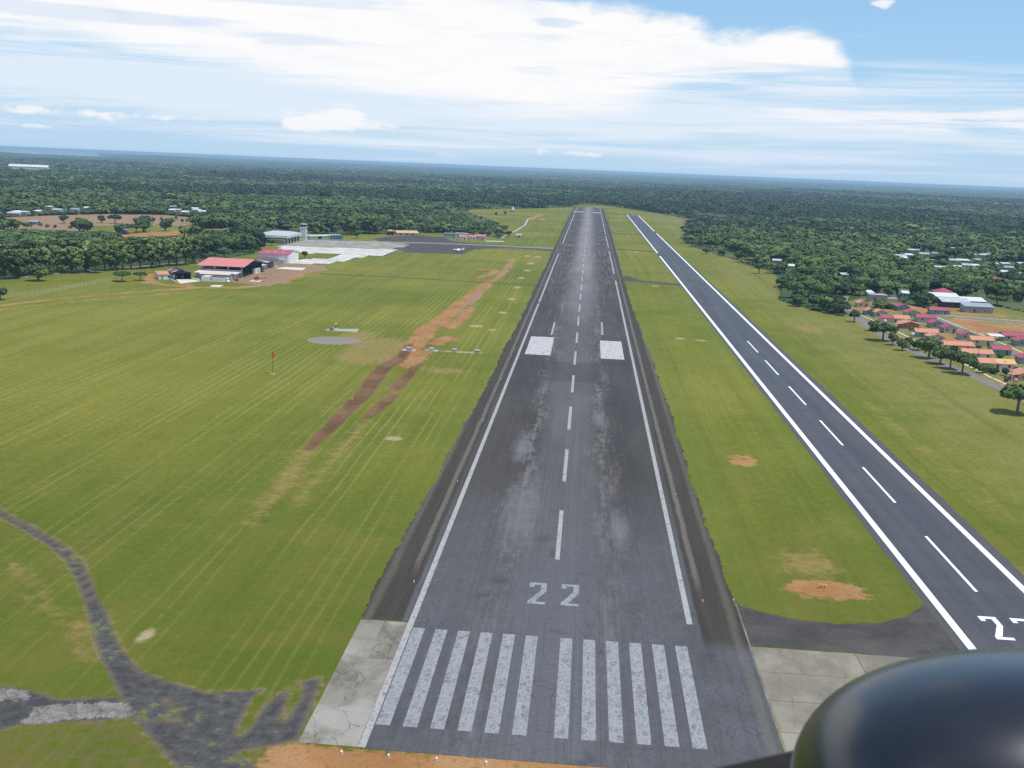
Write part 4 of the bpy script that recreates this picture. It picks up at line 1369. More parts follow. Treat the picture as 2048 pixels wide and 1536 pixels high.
MB().lathe([(0.25, 2.35), (0.25, 2.5)], 10).build('lid', M['galv'], wtk)
cr = thing('storage_box', 'small dark red box on the ground by the white tank', 'box', (*at(473, 562), 0))
MB().cbox(0, 0, 0, 1.6, 1.2, 1.1).build('box_body', M['crate'], cr)
MB().cbox(0, 0, 1.102, 1.7, 1.3, 0.12).build('lid', M['crate'], cr)
# --- brown roofed open shed between the hangars
bs = thing('brown_roof_shed', 'open shed with rusty brown and zinc roof sheets between the two hangars', 'shed', (-213.5, 681.5, 0))
prof = lambda a0, a1: [(a0, 4.9 - abs(a0) * 0.1), (a1, 4.9 - abs(a1) * 0.1), (a1, 5.02 - abs(a1) * 0.1), (a0, 5.02 - abs(a0) * 0.1)]
MB().extr([(-9.5, 4.1), (0, 5.3), (9.6, 4.1), (9.6, 4.22), (0, 5.42), (-9.5, 4.22)], -7, 12.0).build('roof', M['r_brown'], bs)
MB().extr([(-9.0, 4.0), (0, 5.2), (8.8, 4.1), (8.8, 4.22), (0, 5.32), (-9.0, 4.12)], -13.5, -7.02).build('roof', M['r_zinc'], bs)
MB().extr([(1.5, 3.6), (8.6, 2.9), (8.6, 3.0), (1.5, 3.7)], -25.0, -14.0).build('awning', M['r_cream'], bs)
MB().box(-9.2, -13, 0, -9.0, 11.8, 4.0).build('back_wall', M['grey_sheet'], bs)
MB().box(0.0, 2.0, 0, 8.4, 11.6, 3.9).build('store_wall', M['offwhite'], bs)
MB().box(-2.0, -12.5, 0, 6.5, -5.0, 2.4).build('inner_room', M['white'], bs)
for sy in (-13.2, -7.2, -1.0):
    MB().cbox(8.6, sy, 0, 0.2, 0.2, 4.1).build('post', M['steel'], bs)
for sy in (-24.6, -19.5):
    MB().cbox(8.3, sy, 0, 0.18, 0.18, 2.95).build('post', M['steel'], bs)
# --- white hangar with maroon roof
wh2 = thing('white_hangar', 'closed white hangar with maroon gabled roof and big doors on the apron side', 'hangar', (-213.2, 722.4, 0))
gable_walls(20.4, 27.4, 5.9, 2.0, 'x').build('wall', M['white'], wh2)
gable_roof(20.4, 27.4, 5.9, 2.0, 'x', ov=0.35, t=0.15).build('roof', M['r_maroon'], wh2)
for i in range(4):
    MB().box(10.205, -10.6 + i * 5.32, 0.05, 10.28, -10.6 + i * 5.32 + 5.26, 5.2).build('door_leaf', M['white'], wh2)
for i in range(3):
    MB().extx([(-7.6, 6.97 - 0.07), (-6.0, 7.20 - 0.07), (-6.0, 7.28), (-7.6, 7.06)], -6.5 + i * 5.5, -5.1 + i * 5.5).build('skylight', M['r_zinc'], wh2)
MB().box(4.0, -16.5, 0, 8.5, -13.75, 3.0).build('side_box', M['grey_sheet'], wh2)
# --- small dark hangar with its annex
ang = math.atan2(5.1, 8.2)
sh_ = thing('dark_hangar', 'small dark gabled hangar with open front and patched brown roof', 'hangar', (*at(363.5, 559.2), 0), ang)
MB().box(-5.2, 0.2, 0, -5.0, 15.0, 4.0).build('side_wall', M['dark_wall'], sh_)
MB().box(5.0, 0.2, 0, 5.2, 15.0, 4.0).build('side_wall', M['dark_wall'], sh_)
MB().extr([(-5.0, 0), (5.0, 0), (5.0, 4.0), (0, 5.5), (-5.0, 4.0)], 14.8, 15.0).build('back_wall', M['dark_wall'], sh_)
MB().extr([(-5.19, 3.5), (5.19, 3.5), (5.19, 4.0), (0, 5.5), (-5.19, 4.0)], 0.05, 0.19).build('front_gable', M['dark_wall'], sh_)
gable_roof(10.4, 15, 4.0, 1.55, 'y', ov=0.7, t=0.12, x0=-0.6, x1=15.6).build('roof', M['r_brown'], sh_)
MB().box(-0.7, -0.4, 5.72, 0.7, 15.4, 6.05).build('ridge_vent', M['r_brown'], sh_)
for sx, y0 in ((-3.6, 0.6), (-4.2, 11.6), (3.0, 0.8)):
    sg = -1 if sx < 0 else 1
    zf = lambda u: 4.0 + 1.55 * (1 - abs(u) / 5.2) + 0.16
    MB().face((sx - 1.6, y0, zf(sx - 1.6)), (sx + 1.2, y0, zf(sx + 1.2)), (sx + 1.2, y0 + 1.6, zf(sx + 1.2)), (sx - 1.6, y0 + 1.6, zf(sx - 1.6))).build('light_sheet', M['r_white'], sh_)
for sx in (-1.4, 2.1):
    MB().cbox(sx, 9.0, 0, 1.2, 2.0, 1.5).build('stored_box', M['offwhite'], sh_)
ax_ = thing('orange_roof_annex', 'white walled annex with orange roof joined to the small dark hangar', 'building', (*at(336, 557.5), 0), ang)
MB().box(-5.6, -3.2, 0, 3.2, 6.6, 2.7).build('wall', M['white'], ax_)
MB().extx([(-3.6, 2.72), (6.8, 3.7), (6.8, 3.85), (-3.6, 2.87)], -6.0, 3.6).build('roof', M['r_orange'], ax_)
door(ax_, ('y', -3.2, -1), -3.8, 1.2, 2.2, 'green_wall')
window(ax_, ('y', -3.2, -1), 0.2, 0.9, 1.6, 1.2)
window(ax_, ('x', -5.6, -1), 1.5, 0.9, 1.6, 1.2)
for nm, a0, a1 in (('low_wall', (341, 561), (352, 566.5)), ('low_wall', (383, 558.5), (400, 562))):
    q0, q1 = Vector(at(*a0)), Vector(at(*a1))
    w_ = thing('yard_wall', 'low white wall on the ' + ('annex' if a0[0] < 350 else 'shed') + ' side of the small dark hangar yard', 'wall', (q0.x, q0.y, 0), math.atan2(q1.y - q0.y, q1.x - q0.x))
    L = (q1 - q0).length
    MB().box(0, -0.12, 0, L, 0.12, 1.0).build('wall', M['white'], w_)
    MB().box(-0.05, -0.17, 1.0, L + 0.05, 0.17, 1.1).build('coping', M['white'], w_)

# --- terminal and control tower
tm = thing('terminal_building', 'wide terminal with pale blue grey hipped roof and dark shaded front', 'terminal', (-265.0, 898.5, 0))
MB().box(-13.0, -20, 0, 12.0, 20, 4.6).build('wall', M['dark_wall'], tm)  # shade under the eaves is put into this dark wall colour
MB().box(-15.2, -23, 4.6, 14.2, 22.5, 6.6).build('fascia', M['offwhite'], tm)
MB().face((-15.2, -23, 6.62), (14.2, -23, 6.62), (6, -10, 8.4), (-8, -10, 8.4)).face((14.2, -23, 6.62), (14.2, 22.5, 6.62), (6, 12, 8.4), (6, -10, 8.4)) \
    .face((14.2, 22.5, 6.62), (-15.2, 22.5, 6.62), (-8, 12, 8.4), (6, 12, 8.4)).face((-15.2, 22.5, 6.62), (-15.2, -23, 6.62), (-8, -10, 8.4), (-8, 12, 8.4)).face((-8, -10, 8.4), (6, -10, 8.4), (6, 12, 8.4), (-8, 12, 8.4)).build('roof', M['r_zinc'], tm)
for i in range(5):
    MB().cbox(12.9, -18 + i * 9, 0, 0.8, 0.8, 4.6).build('pillar', M['white'], tm)
for i in range(4):
    window(tm, ('y', -20, -1), -9 + i * 6, 1.0, 4.0, 2.2, frame='offwhite')
    window(tm, ('x', 12.0, 1), -13.5 + i * 9, 0.6, 3.4, 3.0, frame='offwhite')
MB().box(2.0, -24.5, 3.0, 12.5, -20.02, 3.3).build('canopy', M['r_green'], tm)
MB().box(3.0, -23.5, 0, 12.0, -20.02, 2.98).build('front_room', M['grey_wall'], tm)
tw = thing('control_tower', 'white square control tower with dark glazed cab beside the terminal', 'tower', (-252.0, 930.5, 0))
MB().cbox(0, 0, 0, 5.2, 5.2, 11.0).build('shaft', M['white'], tw)
for k in range(4):
    MB().cbox(0, 0, 2.2 + k * 2.2, 5.34, 5.34, 0.35).build('band', M['grey_wall'], tw)
MB().cbox(0, 0, 11.002, 6.2, 6.2, 0.45).build('gallery', M['offwhite'], tw)
MB().lathe([(2.6, 11.46), (3.2, 13.3)], 8).build('cab_glazing', M['glass'], tw)
MB().lathe([(3.3, 13.302), (3.6, 13.5), (3.4, 13.95), (0.6, 14.3)], 8).build('cab_roof', M['galv'], tw)
MB().tube([(0, 0, 14.2), (0, 0, 16.4)], 0.06, 6).build('aerial', M['galv'], tw)
for k in range(8):
    a_ = 2 * math.pi * (k + 0.5) / 8
    MB().tube([(2.95 * math.cos(a_), 2.95 * math.sin(a_), 11.46), (2.95 * math.cos(a_), 2.95 * math.sin(a_), 12.3)], 0.04, 5).build('rail_post', M['galv'], tw)
low = thing('low_green_building', 'long low building with pale green roof right of the control tower', 'building', (-243.5, 950, 0), 0.85)
MB().box(-11, -3, 0, 11, 3, 2.6).build('wall', M['offwhite'], low)
MB().extx([(-3.8, 2.62), (3.4, 3.2), (3.4, 3.34), (-3.8, 2.76)], -11.6, 11.6).build('roof', M['r_green'], low)
MB().box(-2.5, -3.05, 0.1, 1.5, -3.004, 2.5).build('opening', M['dark_wall'], low)  # dark panel on the solid wall, painted shade of an opening
ct = thing('blue_container', 'blue cargo container with pale roof beside the apron', 'container', (-228.3, 956, 0), 0.6)
MB().box(-5.0, -1.6, 0.1, 5.0, 1.6, 3.2).build('container_body', M['blue_paint'], ct)
for i in range(9):
    MB().box(-4.7 + i * 1.12, -1.66, 0.2, -4.25 + i * 1.12, -1.604, 3.1).build('rib', M['blue_paint'], ct)
MB().box(-4.985, -1.67, 0.1, -4.8, -1.605, 3.2).build('corner_post', M['offwhite'], ct)
cs = thing('container_shelter', 'thin pale green flat shelter behind the blue container', 'shelter', (-231.5, 963, 0), 0.6)
MB().box(-7, -2.5, 3.5, 5, 2.5, 3.7).build('roof', M['r_green'], cs)
for sx in (-6.6, 4.6):
    for sy in (-2.2, 2.2):
        MB().cbox(sx, sy, 0, 0.2, 0.2, 3.5).build('post', M['galv'], cs)
yb_ = thing('yellow_trim_building', 'low building with tan roof and yellow trim on the far side of the dark tarmac', 'building', (-179.0, 1046, 0), 0.42)
MB().box(-10.5, -3, 0, 10.5, 3, 2.6).build('wall', M['offwhite'], yb_)
MB().extx([(-4.2, 2.62), (3.6, 4.6), (3.6, 4.75), (-4.2, 2.77)], -11, 11).build('roof', M['r_tan'], yb_)
for sx in (-11.2, -2.6, 1.2, 11.05):
    MB().extx([(-4.3, 2.78), (3.7, 4.80), (3.7, 4.95), (-4.3, 2.93)], sx - 0.2, sx + 0.2).build('roof_trim', M['yellow'], yb_)
for sx in (-10.8, -3.5, 3.5, 10.8):
    MB().cbox(sx, -3.7, 0, 0.35, 0.35, 2.55).build('post', M['yellow'], yb_)
for i in range(3):
    window(yb_, ('y', -3, -1), -7 + i * 6, 0.8, 2.6, 1.4)
kk = thing('dark_kiosk', 'dark kiosk with red pitched roof under the trees by the dark tarmac', 'kiosk', (-195.0, 1043, 0), 0.4)
MB().cbox(0, 0, 0, 6.0, 5.0, 3.9).build('wall', M['dark_wall'], kk)
hip_roof(6.4, 5.4, 3.95, 1.6).build('roof', M['r_hangar'], kk)
door(kk, ('y', -2.5, -1), 0)
gb = thing('grey_store', 'two storey grey blue store building behind the red roofed huts', 'building', (-124.5, 1041, 0))
MB().box(-17, -3, 0, -5.6, 4, 4.4).build('wall', M['grey_wall'], gb)
MB().box(-5.6, -4.5, 0, 6.5, 4, 5.0).build('front_wall', M['grey_sheet'], gb)
MB().box(-17.3, -3.3, 4.402, -5.62, 4.3, 4.6).build('roof', M['r_grey'], gb)
MB().box(-5.58, -4.8, 5.002, 6.8, 4.3, 5.2).build('roof', M['r_zinc'], gb)
window(gb, ('y', -4.5, -1), -2.5, 1.2, 1.6, 1.4)
H((918.7, 478.6), 6.6, 7, 'x', 'r_hangar', 'white', 'small white hut with red roof in front of the grey blue store', name='airfield_hut', group=None, h=2.8)
H((938, 479), 6.4, 8, 'x', 'r_hangar', 'white', 'white hut with red roof and wide dark window in the middle of three', name='airfield_hut', group=None, h=3.0)
H((950.5, 479.2), 9.6, 8, 'x', 'r_hangar', 'grey_sheet', 'right hand red roofed hut of the three, with grey walls', name='airfield_hut', group=None, h=3.6)
hut = thing('equipment_hut', 'tiny pale blue equipment hut on the grass right of the red roofed huts', 'hut', (*at(1038, 475), 0))
MB().cbox(0, 0, 0, 5, 4, 2.6).build('wall', M['grey_sheet'], hut)
gable_roof(5, 4, 2.6, 0.9, 'x', ov=0.4).build('roof', M['r_zinc'], hut)
door(hut, ('y', -2, -1), 0.6)
h2 = thing('equipment_hut', 'grey hut at the edge of the bush field by the winding path', 'hut', (*at(1000, 463), 0))
MB().cbox(0, 0, 0, 5, 5, 3.6).build('wall', M['grey_sheet'], h2)
gable_roof(5, 5, 3.6, 0.8, 'y', ov=0.4).build('roof', M['r_grey'], h2)
door(h2, ('y', -2.5, -1), 0)
vor = thing('cone_antenna', 'white cone antenna on a small round building far up the grass', 'antenna', (*at(1026, 424), 0))
MB().lathe([(6.2, 0), (6.2, 2.6), (6.8, 2.65), (6.8, 3.0)], 20).build('base_building', M['peach'], vor)
MB().lathe([(2.0, 3.002), (1.7, 4.6), (0.9, 7.6), (0.3, 9.0)], 16).build('cone', M['white'], vor, True)

# ------------------------------------------------------------------ aircraft
# red helicopter
hx, hy = at(513, 561.5)
he = thing('helicopter', 'small red helicopter parked on the cream pad by the hangars', 'helicopter', (hx, hy, 0.05), math.atan2(-2.0, 9.0))
fus = MB()
secs = [(-1.75, 0.06, 1.15, 0.06), (-1.5, 0.42, 1.18, 0.42), (-0.9, 0.66, 1.25, 0.62), (-0.1, 0.70, 1.35, 0.72), (0.7, 0.62, 1.38, 0.66), (1.4, 0.36, 1.48, 0.40), (2.0, 0.16, 1.58, 0.17), (5.9, 0.09, 1.78, 0.09)]
n_ = 14
for (sx, ry, zc, rz_) in secs:
    for j in range(n_):
        t_ = 2 * math.pi * j / n_
        fus.v.append((sx, ry * math.cos(t_), zc + rz_ * math.sin(t_)))
for k in range(len(secs) - 1):
    for j in range(n_):
        fus.f.append((k * n_ + j, k * n_ + (j + 1) % n_, (k + 1) * n_ + (j + 1) % n_, (k + 1) * n_ + j))
fus.f.append(tuple(range(n_)))
fus.f.append(tuple(reversed(range((len(secs) - 1) * n_, len(secs) * n_))))
hb = fus.build('fuselage', M['red_paint'], he, True)
MB().ellipsoid((-1.05, 0, 1.42), (0.72, 0.64, 0.52), 14, 8).build('windscreen', M['glass'], hb, True)
MB().box(0.2, -0.09, 1.95, 0.75, 0.09, 2.75).build('mast_fairing', M['red_paint'], he)
ro = MB().tube([(0.45, 0, 2.75), (0.45, 0, 3.05)], 0.07, 8).build('rotor_hub', M['steel'], he)
for s_ in (-1, 1):
    MB().box(0.45 + (0.1 if s_ > 0 else -5.2), -0.13, 2.93, 0.45 + (5.2 if s_ > 0 else -0.1), 0.13, 2.97).build('rotor_blade', M['offwhite'], he)
    MB().tube([(-1.3, s_ * 0.95, 0.12), (-1.1, s_ * 0.95, 0.05), (1.4, s_ * 0.95, 0.05)], 0.05, 6).build('skid', M['steel'], he)
    for sx in (-0.6, 0.7):
        MB().tube([(sx, s_ * 0.45, 0.85), (sx, s_ * 0.95, 0.06)], 0.035, 6).build('skid_strut', M['steel'], he)
MB().extr([(5.6, 1.75), (6.2, 2.6), (6.45, 2.6), (6.1, 1.75), (6.25, 1.2), (6.05, 1.2)], -0.03, 0.03).build('tail_fin', M['red_paint'], he)
MB().box(5.75, 0.12, 1.15, 5.85, 0.14, 2.35).build('tail_rotor', M['offwhite'], he)
# white aeroplane on the dark tarmac
ax0, ay0 = at(916, 503.5)
pl = thing('parked_aeroplane', 'white light aeroplane parked on the dark tarmac, nose to the terminal', 'aeroplane', (ax0, ay0 + 3, 0.05), 0.35)
fus = MB()
secs = [(-4.6, 0.10, 1.25, 0.12), (-4.2, 0.45, 1.3, 0.45), (-3.0, 0.62, 1.4, 0.62), (-1.5, 0.68, 1.6, 0.82), (0.3, 0.66, 1.6, 0.80), (2.0, 0.42, 1.55, 0.50), (4.4, 0.14, 1.65, 0.18)]
for (sx, ry, zc, rz_) in secs:
    for j in range(n_):
        t_ = 2 * math.pi * j / n_
        fus.v.append((sx, ry * math.cos(t_), zc + rz_ * math.sin(t_)))
for k in range(len(secs) - 1):
    for j in range(n_):
        fus.f.append((k * n_ + j, k * n_ + (j + 1) % n_, (k + 1) * n_ + (j + 1) % n_, (k + 1) * n_ + j))
fus.f.append(tuple(range(n_)))
fus.f.append(tuple(reversed(range((len(secs) - 1) * n_, len(secs) * n_))))
fo = fus.build('fuselage', M['white_clean'], pl, True)
MB().ellipsoid((-1.7, 0, 2.05), (1.3, 0.60, 0.48), 12, 8).build('canopy', M['glass'], fo, True)
for s_ in (-1, 1):
    MB().prism([(-1.9, s_ * 0.5), (0.2, s_ * 0.5), (-0.2, s_ * 6.3), (-1.4, s_ * 6.3)][::(-1 if s_ < 0 else 1)][::1], 1.05, 1.2).build('wing', M['white_clean'], pl)
    MB().prism([(3.5, s_ * 0.1), (4.6, s_ * 0.1), (4.6, s_ * 2.1), (3.9, s_ * 2.1)][::(-1 if s_ < 0 else 1)], 1.65, 1.73).build('tailplane', M['white_clean'], pl)
    MB().tube([(-2.4, s_ * 2.0, 1.12), (-0.6, s_ * 2.0, 1.12), (0.2, s_ * 2.0, 1.1)], [0.32, 0.34, 0.1], 10).build('engine', M['white_clean'], pl)
    MB().tube([(-0.8, s_ * 1.6, 1.0), (-0.8, s_ * 1.6, 0.3)], 0.06, 6).build('gear_leg', M['steel'], pl)
    MB().tube([(-0.8, s_ * 1.6 - 0.1, 0.27), (-0.8, s_ * 1.6 + 0.1, 0.27)], 0.27, 12).build('wheel', M['rubber'], pl)
MB().tube([(-3.9, -0.08, 0.22), (-3.9, 0.08, 0.22)], 0.22, 12).build('wheel', M['rubber'], pl)
MB().extr([(3.2, 1.75), (4.5, 3.6), (5.2, 3.6), (4.7, 1.6)], -0.05, 0.05).build('tail_fin', M['white_clean'], pl)
MB().extr([(4.6, 3.2), (5.07, 3.2), (4.95, 2.7), (4.4, 2.7)], -0.06, 0.06).build('fin_stripe', M['blue_paint'], pl)
MB().box(-3.6, -0.66, 1.25, 1.6, -0.60, 1.36).build('cheat_line', M['red_paint'], pl)


def car(px, py, rz, mat, label):
    T = thing('parked_car', label, 'car', (*at(px, py), 0.02), rz, 'cars parked in the estate')
    b = MB().extr([(-2.1, 0.35), (2.1, 0.35), (2.15, 0.75), (1.3, 0.92), (0.75, 1.42), (-1.0, 1.45), (-1.7, 0.98), (-2.1, 0.9)], -0.85, 0.85).build('body', mat, T)
    MB().extr([(1.18, 0.95), (0.70, 1.36), (-0.95, 1.39), (-1.52, 0.98)], -0.86, 0.86).build('windows', M['glass'], T)
    for sx in (-1.3, 1.3):
        for sy in (-0.8, 0.8):
            MB().tube([(sx, sy - 0.1, 0.32), (sx, sy + 0.1, 0.32)], 0.32, 12).build('wheel', M['rubber'], T)
    for sy in (-0.6, 0.6):
        MB().box(2.12, sy - 0.15, 0.62, 2.18, sy + 0.15, 0.75).build('headlight', M['lamp_white'], T)


car(1945, 694, 0.3, M['white_clean'], 'white car parked in front of the cream house')
car(1957, 694.5, 1.4, M['steel'], 'dark car parked beside the white car at the cream house')
car(521, 544, 0.6, M['steel'], 'dark car in the shade of the open hangar')

# ------------------------------------------------------------------ airfield fittings
wk = thing('windsock', 'orange windsock hanging limp on a tall thin pole in the grass', 'windsock', (*at(545.5, 748), 0))
MB().tube([(0, 0, 0), (0, 0, 7.6)], [0.08, 0.05], 8).build('pole', M['steel'], wk)
MB().lathe([(0.9, 0.0), (0.9, 0.06)], 12).build('base', M['conc'], wk)
MB().lathe([(0.55, 7.3), (0.56, 7.36)], 12).build('ring', M['steel'], wk)
MB().tube([(0.15, 0, 7.35), (0.3, -0.05, 6.9), (0.38, -0.05, 6.2), (0.36, -0.05, 5.5)], [0.48, 0.42, 0.30, 0.14], 12, False).build('sock', M['orange_cloth'], wk, True)
wk2 = thing('wind_cone', 'small far orange wind cone on the grass left of the runway', 'windsock', (*at(1098, 456), 0))
MB().tube([(0, 0, 0), (0, 0, 4.5)], 0.12, 6).build('pole', M['steel'], wk2)
MB().tube([(0, 0, 4.4), (2.4, 0, 3.9)], [0.9, 0.4], 10).build('sock', M['orange_cloth'], wk2, True)
ip = thing('instrument_post', 'white instrument post with tilted white panel and round top on the grey pad', 'instrument', (*at(670, 661), 0.05))
MB().tube([(0.4, 0, 0), (0.4, 0, 2.5)], [0.22, 0.14], 8).build('mast', M['crate'], ip)
MB().ellipsoid((0.4, 0, 2.75), (0.34, 0.34, 0.38), 12, 8).build('dome', M['white_clean'], ip, True)
MB().extr([(-2.0, 0.5), (-0.4, 1.9), (-0.3, 1.8), (-1.9, 0.4)], -0.5, 0.5).build('panel', M['white'], ip)
MB().box(-2.3, -0.6, 0, -0.8, 0.6, 0.7).build('cabinet', M['blue_paint'], ip)
MB().box(-0.2, -0.5, 0, 0.9, 0.4, 0.9).build('cabinet', M['white'], ip)
for i, (px, py, s_, lb) in enumerate(((818, 701, 1.0, 'first approach light unit, on a grey slab at the left lip of the earth pit'), (863, 702, 1.0, 'second approach light unit, on a grey slab at the right lip of the earth pit'),
                                      (909, 704, 0.6, 'third approach light unit, alone midway along the sandy strip'), (955, 706, 0.6, 'fourth approach light unit, at the runway end of the sandy strip'))):
    T = thing('approach_light_unit', lb, 'light unit', (*at(px, py), 0.02), 0.0, 'row of approach light units')
    if s_ > 0.8:
        MB().box(-2.6, -2.0, -0.6, 2.6, 2.0, 0.22).build('slab', M['conc'], T)
        MB().box(-2.3, 2.05, -0.4, 1.8, 2.3, 0.1).build('slab_edge', M['steel'], T)
    for sx in (-0.6, 0.6):
        for sy in (-0.5, 0.5):
            MB().tube([(sx, sy, 0.2), (sx, sy, 0.75)], 0.05, 6).build('leg', M['steel'], T)
    MB().extx([(-0.8, 0.75), (0.8, 0.75), (0.8, 1.25), (-0.5, 1.25), (-0.8, 1.05)], -0.8, 0.8).build('housing', M['galv'], T)
    MB().box(-0.62, -0.86, 0.82, 0.62, -0.802, 1.0).build('lens', M['glass'], T)
for px, py, lb in ((1645, 1176, 'small yellow marker frame on the larger bare earth oval'), (1490, 920, 'small yellow marker frame on the small bare earth patch'), (1318, 571, 'small marker frame on the sandy disc by the link taxiway')):
    T = thing('marker_frame', lb, 'marker', (*at(px, py), 0.0))
    for sx in (-0.25, 0.25):
        MB().tube([(sx * 1.3, 0, 0), (sx, 0, 0.6)], 0.05, 6).build('leg', M['steel'], T)
    MB().box(-0.75, -0.12, 0.6, 0.75, 0.12, 0.72).build('bar', M['yellow'], T)


def lamp(px, py, z, label, group, r=0.10, base=None):
    cxx, cyy = at(px, py) if base is None else base
    T = thing('runway_light', label, 'runway light', (cxx, cyy, z), 0, group)
    MB().lathe([(r * 1.5, 0), (r * 1.5, 0.05), (r * 0.5, 0.06), (r * 0.5, 0.16)], 10).build('base', M['galv'], T)
    MB().lathe([(r, 0.162), (r * 1.05, 0.3), (r * 0.6, 0.42), (r * 0.1, 0.45)], 10).build('lens', M['lamp_white'], T, True)


for k, (px, py) in enumerate(((683, 1507), (777, 1514), (873, 1521), (972, 1528))):
    lamp(px, py, 0.0, ('first', 'second', 'third', 'fourth')[k] + ' threshold lamp in the orange earth, counting from the broken tarmac', 'threshold lamps', 0.15)
ORD = ['first', 'second', 'third', 'fourth', 'fifth', 'sixth', 'seventh', 'eighth', 'ninth', 'tenth', 'eleventh', 'twelfth', 'thirteenth', 'fourteenth', 'fifteenth', 'sixteenth', 'seventeenth', 'eighteenth', 'nineteenth', 'twentieth', 'last']
yy = 169.5
for k in range(11):
    for ex, sd in ((-26.6, 'grass field side'), (22.6, 'parallel strip side')):
        lamp(0, 0, 0.03, ORD[k] + ' white edge lamp from the threshold on the ' + sd + ' of the old runway', 'runway edge lamps', 0.09, (ex, yy))
    yy += 60.0
lamp(1467, 1203, 0.03, 'white lamp beside the curved taxiway corner', None)

# ------------------------------------------------------------------ fence, poles
fl = thing('chain_fence', 'wire fence with pale posts between the field and the tree lined road', 'fence', (0, 0, 0))
pts = []
for i in range(len(fence_line) - 1):
    q0, q1 = Vector(fence_line[i]), Vector(fence_line[i + 1])
    k = max(1, int((q1 - q0).length / 4.0))
    for j in range(k):
        pts.append(q0.lerp(q1, j / k))
pme = MB().tube([(0, 0, 0), (0, 0, 2.3)], 0.09, 6).mesh('post', M['pale_conc'])
for p in pts:
    o = link('post', pme, fl)
    o.location = (p.x, p.y, 0)
for zz in (0.3, 0.9, 1.5, 2.1):
    MB().tube([(p.x, p.y, zz) for p in pts], 0.025, 4).build('wire', M['galv'], fl)
for px, py, py2, lb in ((1858, 627.5, 604, 'grey pole at the corner of the teal house with three windows'), (1833.5, 681.5, 657, 'grey pole between the kerb path and the teal orange roofed house'), (1785.5, 658.5, 638, 'grey pole in front of the two colour duplex'),
                        (1953, 734, 699, 'tall pole in front of the off white house'), (2021, 766.5, 733, 'grey pole beside the peach house')):
    X0, Y0 = at(px, py)
    hgt = (py - py2) / FPX * math.hypot(X0, Y0)
    T = thing('utility_pole', lb, 'pole', (X0, Y0, 0), 0, 'poles along the estate road')
    MB().tube([(0, 0, 0), (0, 0, hgt)], [0.14, 0.09], 8).build('shaft', M['wood_pole'], T)
    MB().box(-0.7, -0.06, hgt - 0.5, 0.7, 0.06, hgt - 0.38).build('crossarm', M['wood_pole'], T)
for px, py, lb in ((1825, 675, 'white round tank on a stand beside the kerb path'), (1770, 648, 'small white tank in front of the two colour duplex'), (2030, 769, 'small tan tank in the peach house garden')):
    T = thing('garden_tank', lb, 'tank', (*at(px, py), 0))
    for sx in (-0.5, 0.5):
        for sy in (-0.5, 0.5):
            MB().cbox(sx, sy, 0, 0.14, 0.14, 1.1).build('leg', M['conc'], T)
    MB().lathe([(0.75, 1.102), (0.75, 2.0), (0.5, 2.25), (0.15, 2.35)], 14).build('tank_body', M['white' if 'white' in lb else 'peach'], T, True)

# ------------------------------------------------------------------ trees
def leaf_mat(name, lo, hi, top=None, zr=(0.55, 1.0), height=9.0):
    m = Mat(name, 0.75, 0.15)
    gnode = m.node('ShaderNodeNewGeometry')
    isl = E(m.nt, gnode.outputs['Random Per Island'])
    r = m.rnd()
    c = m.mix((isl * 0.45 + r * 0.60 - 0.03).clamp(), lo, hi)
    if top:
        x, y, z = m.objpos()
        c = m.mix((z / height).ss(*zr) * (isl.ss(0.50, 0.85) * 0.75), c, top)
    c = m.scale(c, (r - 0.5) * 0.36 + 1.0)
    return m.out(c)


bark = paint('bark', (0.16, 0.125, 0.09), 0.9, 0.25, 2.0)
LM = {'dark': leaf_mat('dark_leaves', (0.020, 0.046, 0.022), (0.052, 0.088, 0.034)),
      'mid': leaf_mat('green_leaves', (0.048, 0.094, 0.030), (0.110, 0.168, 0.050)),
      'light': leaf_mat('light_leaves', (0.070, 0.122, 0.032), (0.150, 0.200, 0.056)),
      'teak': leaf_mat('teak_leaves', (0.060, 0.105, 0.026), (0.150, 0.195, 0.058), (0.29, 0.28, 0.12), (0.62, 1.0), 13.4),
      'grey': leaf_mat('sparse_grey_leaves', (0.098, 0.112, 0.072), (0.138, 0.146, 0.102))}


